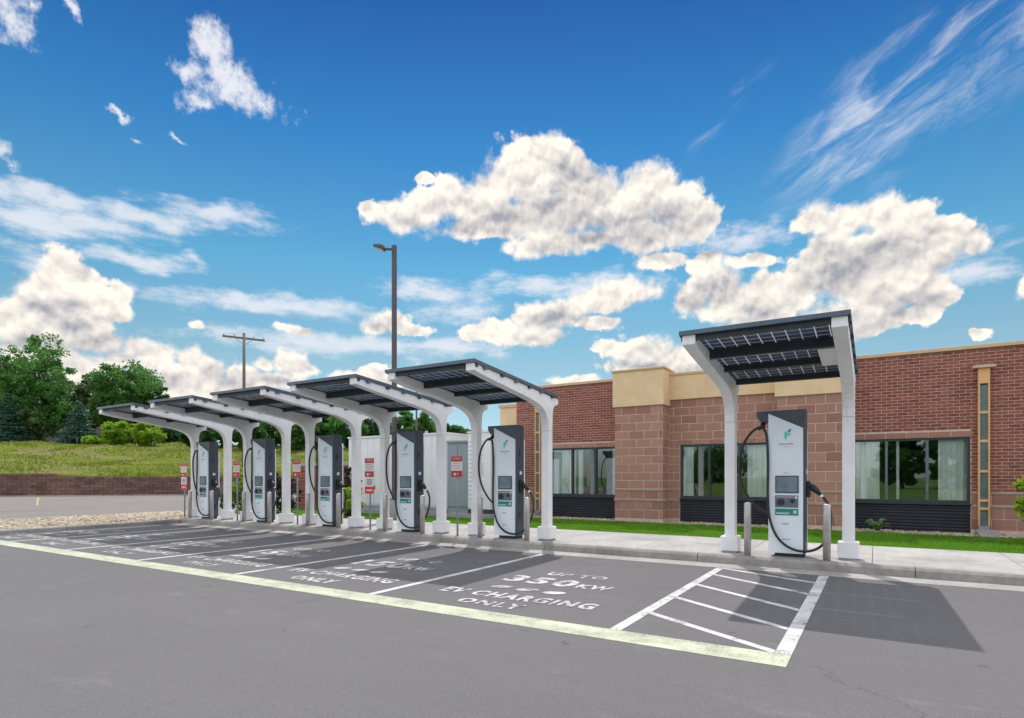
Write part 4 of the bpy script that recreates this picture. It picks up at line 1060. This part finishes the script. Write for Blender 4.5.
# pale house beyond the trees, far left
d = px_dir(22, 440); s = 94.0
hz = hill_z(d.x * s, d.y * s)
t = thing('house', 'pale grey house half hidden behind the trees at far left', 'house', (d.x * s, d.y * s, hz - .3), -YAW + .2)
MB().box(-8, 9, 0, 8, 0, 2.6).build('wall', 'house_white', t)
MB().prism([(-.5, 2.6), (8.5, 2.6), (4, 4.6)], -8.4, 9.4, 'x').build('roof', 'roof_grey', t)
for x in (-6, -2.5, 1.5, 5.5):
    w = MB().box(x, x + 1.2, -.05, -.002, .9, 2.0).build('window', 'window_frame', t); MB().box(x + .08, x + 1.12, -.07, -.051, .98, 1.92).build('pane', 'teal_glass', w)

# ------------------------------------------------------------------ vegetation
def leaves_mesh(centers, size, flatten=0.0, name='crown'):
    n = len(centers); s = size * rng.uniform(.55, 1.35, n)
    u = rng.normal(0, 1, (n, 3)); u[:, 2] *= (1 - flatten); u /= np.linalg.norm(u, axis=1)[:, None]
    w = rng.normal(0, 1, (n, 3)); w -= (w * u).sum(1)[:, None] * u; w /= np.linalg.norm(w, axis=1)[:, None]
    u *= s[:, None]; w *= (s * .62)[:, None]
    v = np.stack([centers - u, centers + w, centers + u, centers - w], 1).reshape(-1, 3)
    return np_mesh(name, v, np.arange(4 * n).reshape(-1, 4))
def crown_points(n_clump, per, rx, ry, rz, cz, clump_r, shell=0.55, lop=0.35):
    """clumps of leaves spread through an uneven ellipsoid"""
    d = rng.normal(0, 1, (n_clump, 3)); d /= np.linalg.norm(d, axis=1)[:, None]
    ph = rng.uniform(0, 6.28, 4)
    az = np.arctan2(d[:, 1], d[:, 0])
    wob = 1 + lop * (np.sin(2 * az + ph[0]) * .4 + np.sin(3 * az + ph[1] + 2 * d[:, 2]) * .35 + np.sin(5 * d[:, 2] + ph[2]) * .35)
    r = (shell + (1 - shell) * rng.uniform(0, 1, n_clump) ** .6) * wob
    c = d * r[:, None] * np.array([rx, ry, rz]); c[:, 2] += cz
    cr = clump_r * rng.uniform(.5, 1.5, n_clump)
    q = rng.normal(0, 1, (n_clump, per, 3)); q /= np.linalg.norm(q, axis=2)[:, :, None]
    q *= (rng.uniform(0, 1, (n_clump, per, 1)) ** .45) * cr[:, None, None]; q[:, :, 2] *= .7
    return (c[:, None, :] + q).reshape(-1, 3), c
def tree(x, y, z, h, rx, mat, label, group, leaf=.24, clumps=90, per=85, rz=None, low=.28, shell=.45, name='tree', lean=0.0, lop=.35):
    t = thing(name, label, 'tree', (x, y, z), rng.uniform(0, 6.28), group)
    rz = rz or h * (1 - low) / 2; cz = h - rz
    pts, cc = crown_points(clumps, per, rx, rx * .9, rz, cz, rx * .26, shell, lop)
    link('crown', leaves_mesh(pts, leaf), mat, t)
    m = MB(); tr = h * .018 + .06
    m.tube([(0,0,-.3),(.05*h*lean,0,h*low),(.1*h*lean,.0,cz),(.1*h*lean,0,h*.86)], [tr*1.3, tr, tr*.6, tr*.15], 8)
    for q in cc[rng.permutation(len(cc))[:14]]:
        zs = rng.uniform(low * h * .8, cz); m.tube([(0,0,zs), tuple(q * .5 + np.array([0,0,zs]) * .5 + rng.normal(0,.15,3)), tuple(q)], [tr*.42, tr*.25, tr*.07], 5)
    m.build('trunk', 'bark', t, smooth=True)
    return t
def spruce(x, y, z, h, r, label, group, dens=1.0):
    t = thing('spruce_tree', label, 'tree', (x, y, z), rng.uniform(0, 6.28), group)
    pts = []; 
    nw = int(h / .42)
    for i in range(nw):
        zz = h * .07 + (h * .93) * i / nw; rr = r * (1 - i / nw) ** .9 * rng.uniform(.85, 1.12) + .12
        nb = max(5, int(15 * (1 - i / nw) + 5))
        for k in range(nb):
            a = rng.uniform(0, 6.28); L = rr * rng.uniform(.75, 1.12); n = int((8 + 26 * L / r) * dens)
            s_ = rng.uniform(.12, 1, n) ** .7
            px = np.cos(a) * s_ * L; py = np.sin(a) * s_ * L
            pz = zz - .28 * s_ * L + .10 * (s_ ** 3) * L
            side = rng.normal(0, .10 + .10 * L * (1 - .5 * s_), n)
            pts.append(np.stack([px - np.sin(a) * side, py + np.cos(a) * side, pz + rng.normal(0, .06, n)], 1))
    link('crown', leaves_mesh(np.concatenate(pts), .17, .6), 'leaf_spruce', t)
    MB().tube([(0,0,-.3),(0,0,h*.95)], [.02*h+.05, .02], 8).build('trunk', 'bark', t, smooth=True)
    return t
def place(px, dist): 
    d = px_dir(px, Y0); return d.x * dist, d.y * dist
def tree_at(px, ytop, dist, rpx, mat, label, **kw):
    x, y = place(px, dist); z = hill_z(x, y) if dist > 38 else 0.1
    h = CAMH + (Y0 - ytop) / FPX * dist - z
    return tree(x, y, z, h, rpx / FPX * dist, mat, label, kw.pop('group', 'trees on the hill'), **kw)
tree_at(35, 348, 92, 34, 'leaf_mid', 'tallest broad deciduous tree at the far left of the hill', clumps=210, per=90, low=.16, leaf=.24, lop=.55)
tree_at(-8, 352, 96, 30, 'leaf_deep', 'dark deciduous tree cut by the left edge of the picture', clumps=110, per=90, low=.22, leaf=.26)
tree_at(74, 372, 100, 16, 'leaf_olive', 'thin see-through tree between the tall tree and the round one', clumps=34, per=50, low=.35, shell=.6, leaf=.22, lean=.5)
tree_at(94, 370, 98, 17, 'leaf_olive', 'olive green tree left of the round-topped tree', clumps=50, per=75, low=.3, leaf=.24)
tree_at(130, 366, 97, 31, 'leaf_mid', 'round-topped green tree above the leftmost canopy', clumps=190, per=85, low=.22, leaf=.24, lop=.4)
tree_at(164, 388, 98, 13, 'leaf_deep', 'small dark tree at the right shoulder of the round-topped tree', clumps=50, per=70, low=.1)
tree_at(28, 402, 90, 22, 'leaf_olive', 'low bushy tree with dull leaves under the tallest tree', clumps=60, per=80, low=.1)
for i, (px, yt, d_, r_) in enumerate([(58,405,104,24),(110,410,106,26),(150,408,106,24),(0,395,106,26),(180,412,104,20),(34,398,102,30),(84,392,108,22),(68,380,101,17)]):
    tree_at(px, yt, d_, r_, 'leaf_deep', ['dark tree behind the blue-green spruce', 'dark tree behind the left yellow-green bush', 'dark tree behind the right yellow-green bush', 'dark tree at the left edge behind the spruce', 'dark tree above the second canopy arm', 'dark tree behind the dull bushy tree', 'dark tree behind the olive green one', 'tree filling the gap right of the tallest tree'][i], clumps=70, per=80, low=.05, leaf=.28)
def spruce_at(px, ytop, dist, rpx, label):
    x, y = place(px, dist); z = hill_z(x, y); return spruce(x, y, z, CAMH + (Y0 - ytop) / FPX * dist - z, rpx / FPX * dist, label, 'spruces on the hill')
spruce_at(79, 399, 84, 20, 'blue-green spruce standing free left of the yellow-green bushes')
spruce_at(8, 392, 86, 22, 'dark spruce at the left edge of the hill')
for px, yt, d_, r_, lab in [(116, 421, 80, 13, 'yellow-green bush on the hill, left of the two'), (146, 423, 80, 15, 'yellow-green bush on the hill, right of the two'), (92, 437, 80, 9, 'low pale bush at the foot of the blue-green spruce')]:
    tree_at(px, yt, d_, r_, 'leaf_bright', lab, clumps=55, per=70, low=.02, leaf=.2, name='bush', group='bushes on the hill')
# tree belt glimpsed between and under the canopies
BELT = [(196,420,78,18,'leaf_deep'),(222,414,82,20,'leaf_mid'),(248,416,76,18,'leaf_deep'),(272,410,84,20,'leaf_mid'),(298,414,78,18,'leaf_mid'),(322,408,82,20,'leaf_deep'),(348,404,80,22,'leaf_mid'),(374,402,84,20,'leaf_deep'),
        (404,408,80,14,'leaf_mid'),(424,414,78,14,'leaf_mid'),(442,425,86,12,'leaf_deep'),(456,428,88,13,'leaf_deep'),(474,430,90,12,'leaf_mid')]
for i, (px, yt, d_, r_, mt) in enumerate(BELT):
    tree_at(px, yt, d_, r_, mt, f'{["first","second","third","fourth","fifth","sixth","seventh","eighth","ninth","tenth","eleventh","twelfth","thirteenth"][i]} tree from the left in the belt seen under the canopies', clumps=70, per=75, low=.04, leaf=.26, group='tree belt under the canopies')
# shrubs behind the walk
def shrub(x, y, h, r, mat, label, leaf=.045, clumps=45, per=60):
    t = thing('shrub', label, 'shrub', (x, y, LZ - .02), rng.uniform(0, 6.28), 'shrubs behind the walk')
    pts, cc = crown_points(clumps, per, r, r * .9, h * .48, h * .52, r * .3, .35)
    pts = pts[pts[:, 2] > .02]
    link('leaves', leaves_mesh(pts, leaf), mat, t)
    m = MB()
    for q in cc[:9]: m.tube([(0,0,0), tuple(q * .5), tuple(q)], [.02, .012, .004], 5)
    m.build('stems', 'bark', t, smooth=True)
for px, y, h, r, mt, lab in [(243, 13.3, 1.75, .50, 'leaf_bright', 'tall bright green shrub between the first two chargers'), (228, 13.2, .9, .40, 'leaf_olive', 'low olive shrub left of the tall bright green one'),
                             (268, 13.6, 1.55, .60, 'leaf_plum', 'dark plum shrub right of the second charger'), (286, 13.9, 1.35, .55, 'leaf_plum', 'dark plum shrub in front of the brick screen wall'),
                             (346, 13.7, 1.6, .45, 'leaf_plum', 'dark plum shrub right of the third charger'), (349, 13.2, .95, .40, 'leaf_bright', 'small bright green shrub beside the large white container')]:
    d = px_dir(px, Y0); shrub(d.x * y / d.y, y, h, r, mt, lab)
d = px_dir(1046, Y0); shrub(d.x * 14.6 / d.y, 14.6, 1.6, .44, 'leaf_bright', 'green shrub cut by the right edge of the picture', .05, 60, 70)
# hosta clump
t = thing('hosta_plant', 'small leafy hosta plant in the gravel under the right window', 'plant', (0.02, 16.05, LZ), 0)
for i in range(15):
    a = i * 2.4; L = random.uniform(.20, .36); up = random.uniform(.16, .34)
    m = MB(); vs = []; fs = []
    for k in range(6):
        q = k / 5; wd = .055 * math.sin(math.pi * (q * .92 + .06)) + .004; rr = L * q; zz = up * math.sin(q * 2.1) 
        c_, s_ = math.cos(a), math.sin(a)
        vs += [(c_*rr - s_*wd, s_*rr + c_*wd, zz + .012), (c_*rr, s_*rr, zz), (c_*rr + s_*wd, s_*rr - c_*wd, zz + .012)]
    for k in range(5):
        for j in range(2): fs.append((3*k+j, 3*k+3+j, 3*k+4+j, 3*k+1+j))
    m.add(vs, fs).build('leaf', 'leaf_hosta', t, smooth=True)
# trees across the field behind the viewer; the windows mirror them
for i, (x, y, h, r) in enumerate([(2.6, -52, 7.5, 2.2), (6.8, -50, 13, 3.0), (13, -56, 12, 5), (-30, -95, 8, 7)]):
    tree(x, y, 0, h, r, 'leaf_mid', ['leftmost of the trees mirrored in the right window', 'tallest of the trees mirrored in the right window', 'rightmost of the trees mirrored in the right window', 'far tree mirrored in the middle window'][i], 'trees across the field', clumps=80, per=70, leaf=.35, low=.0)
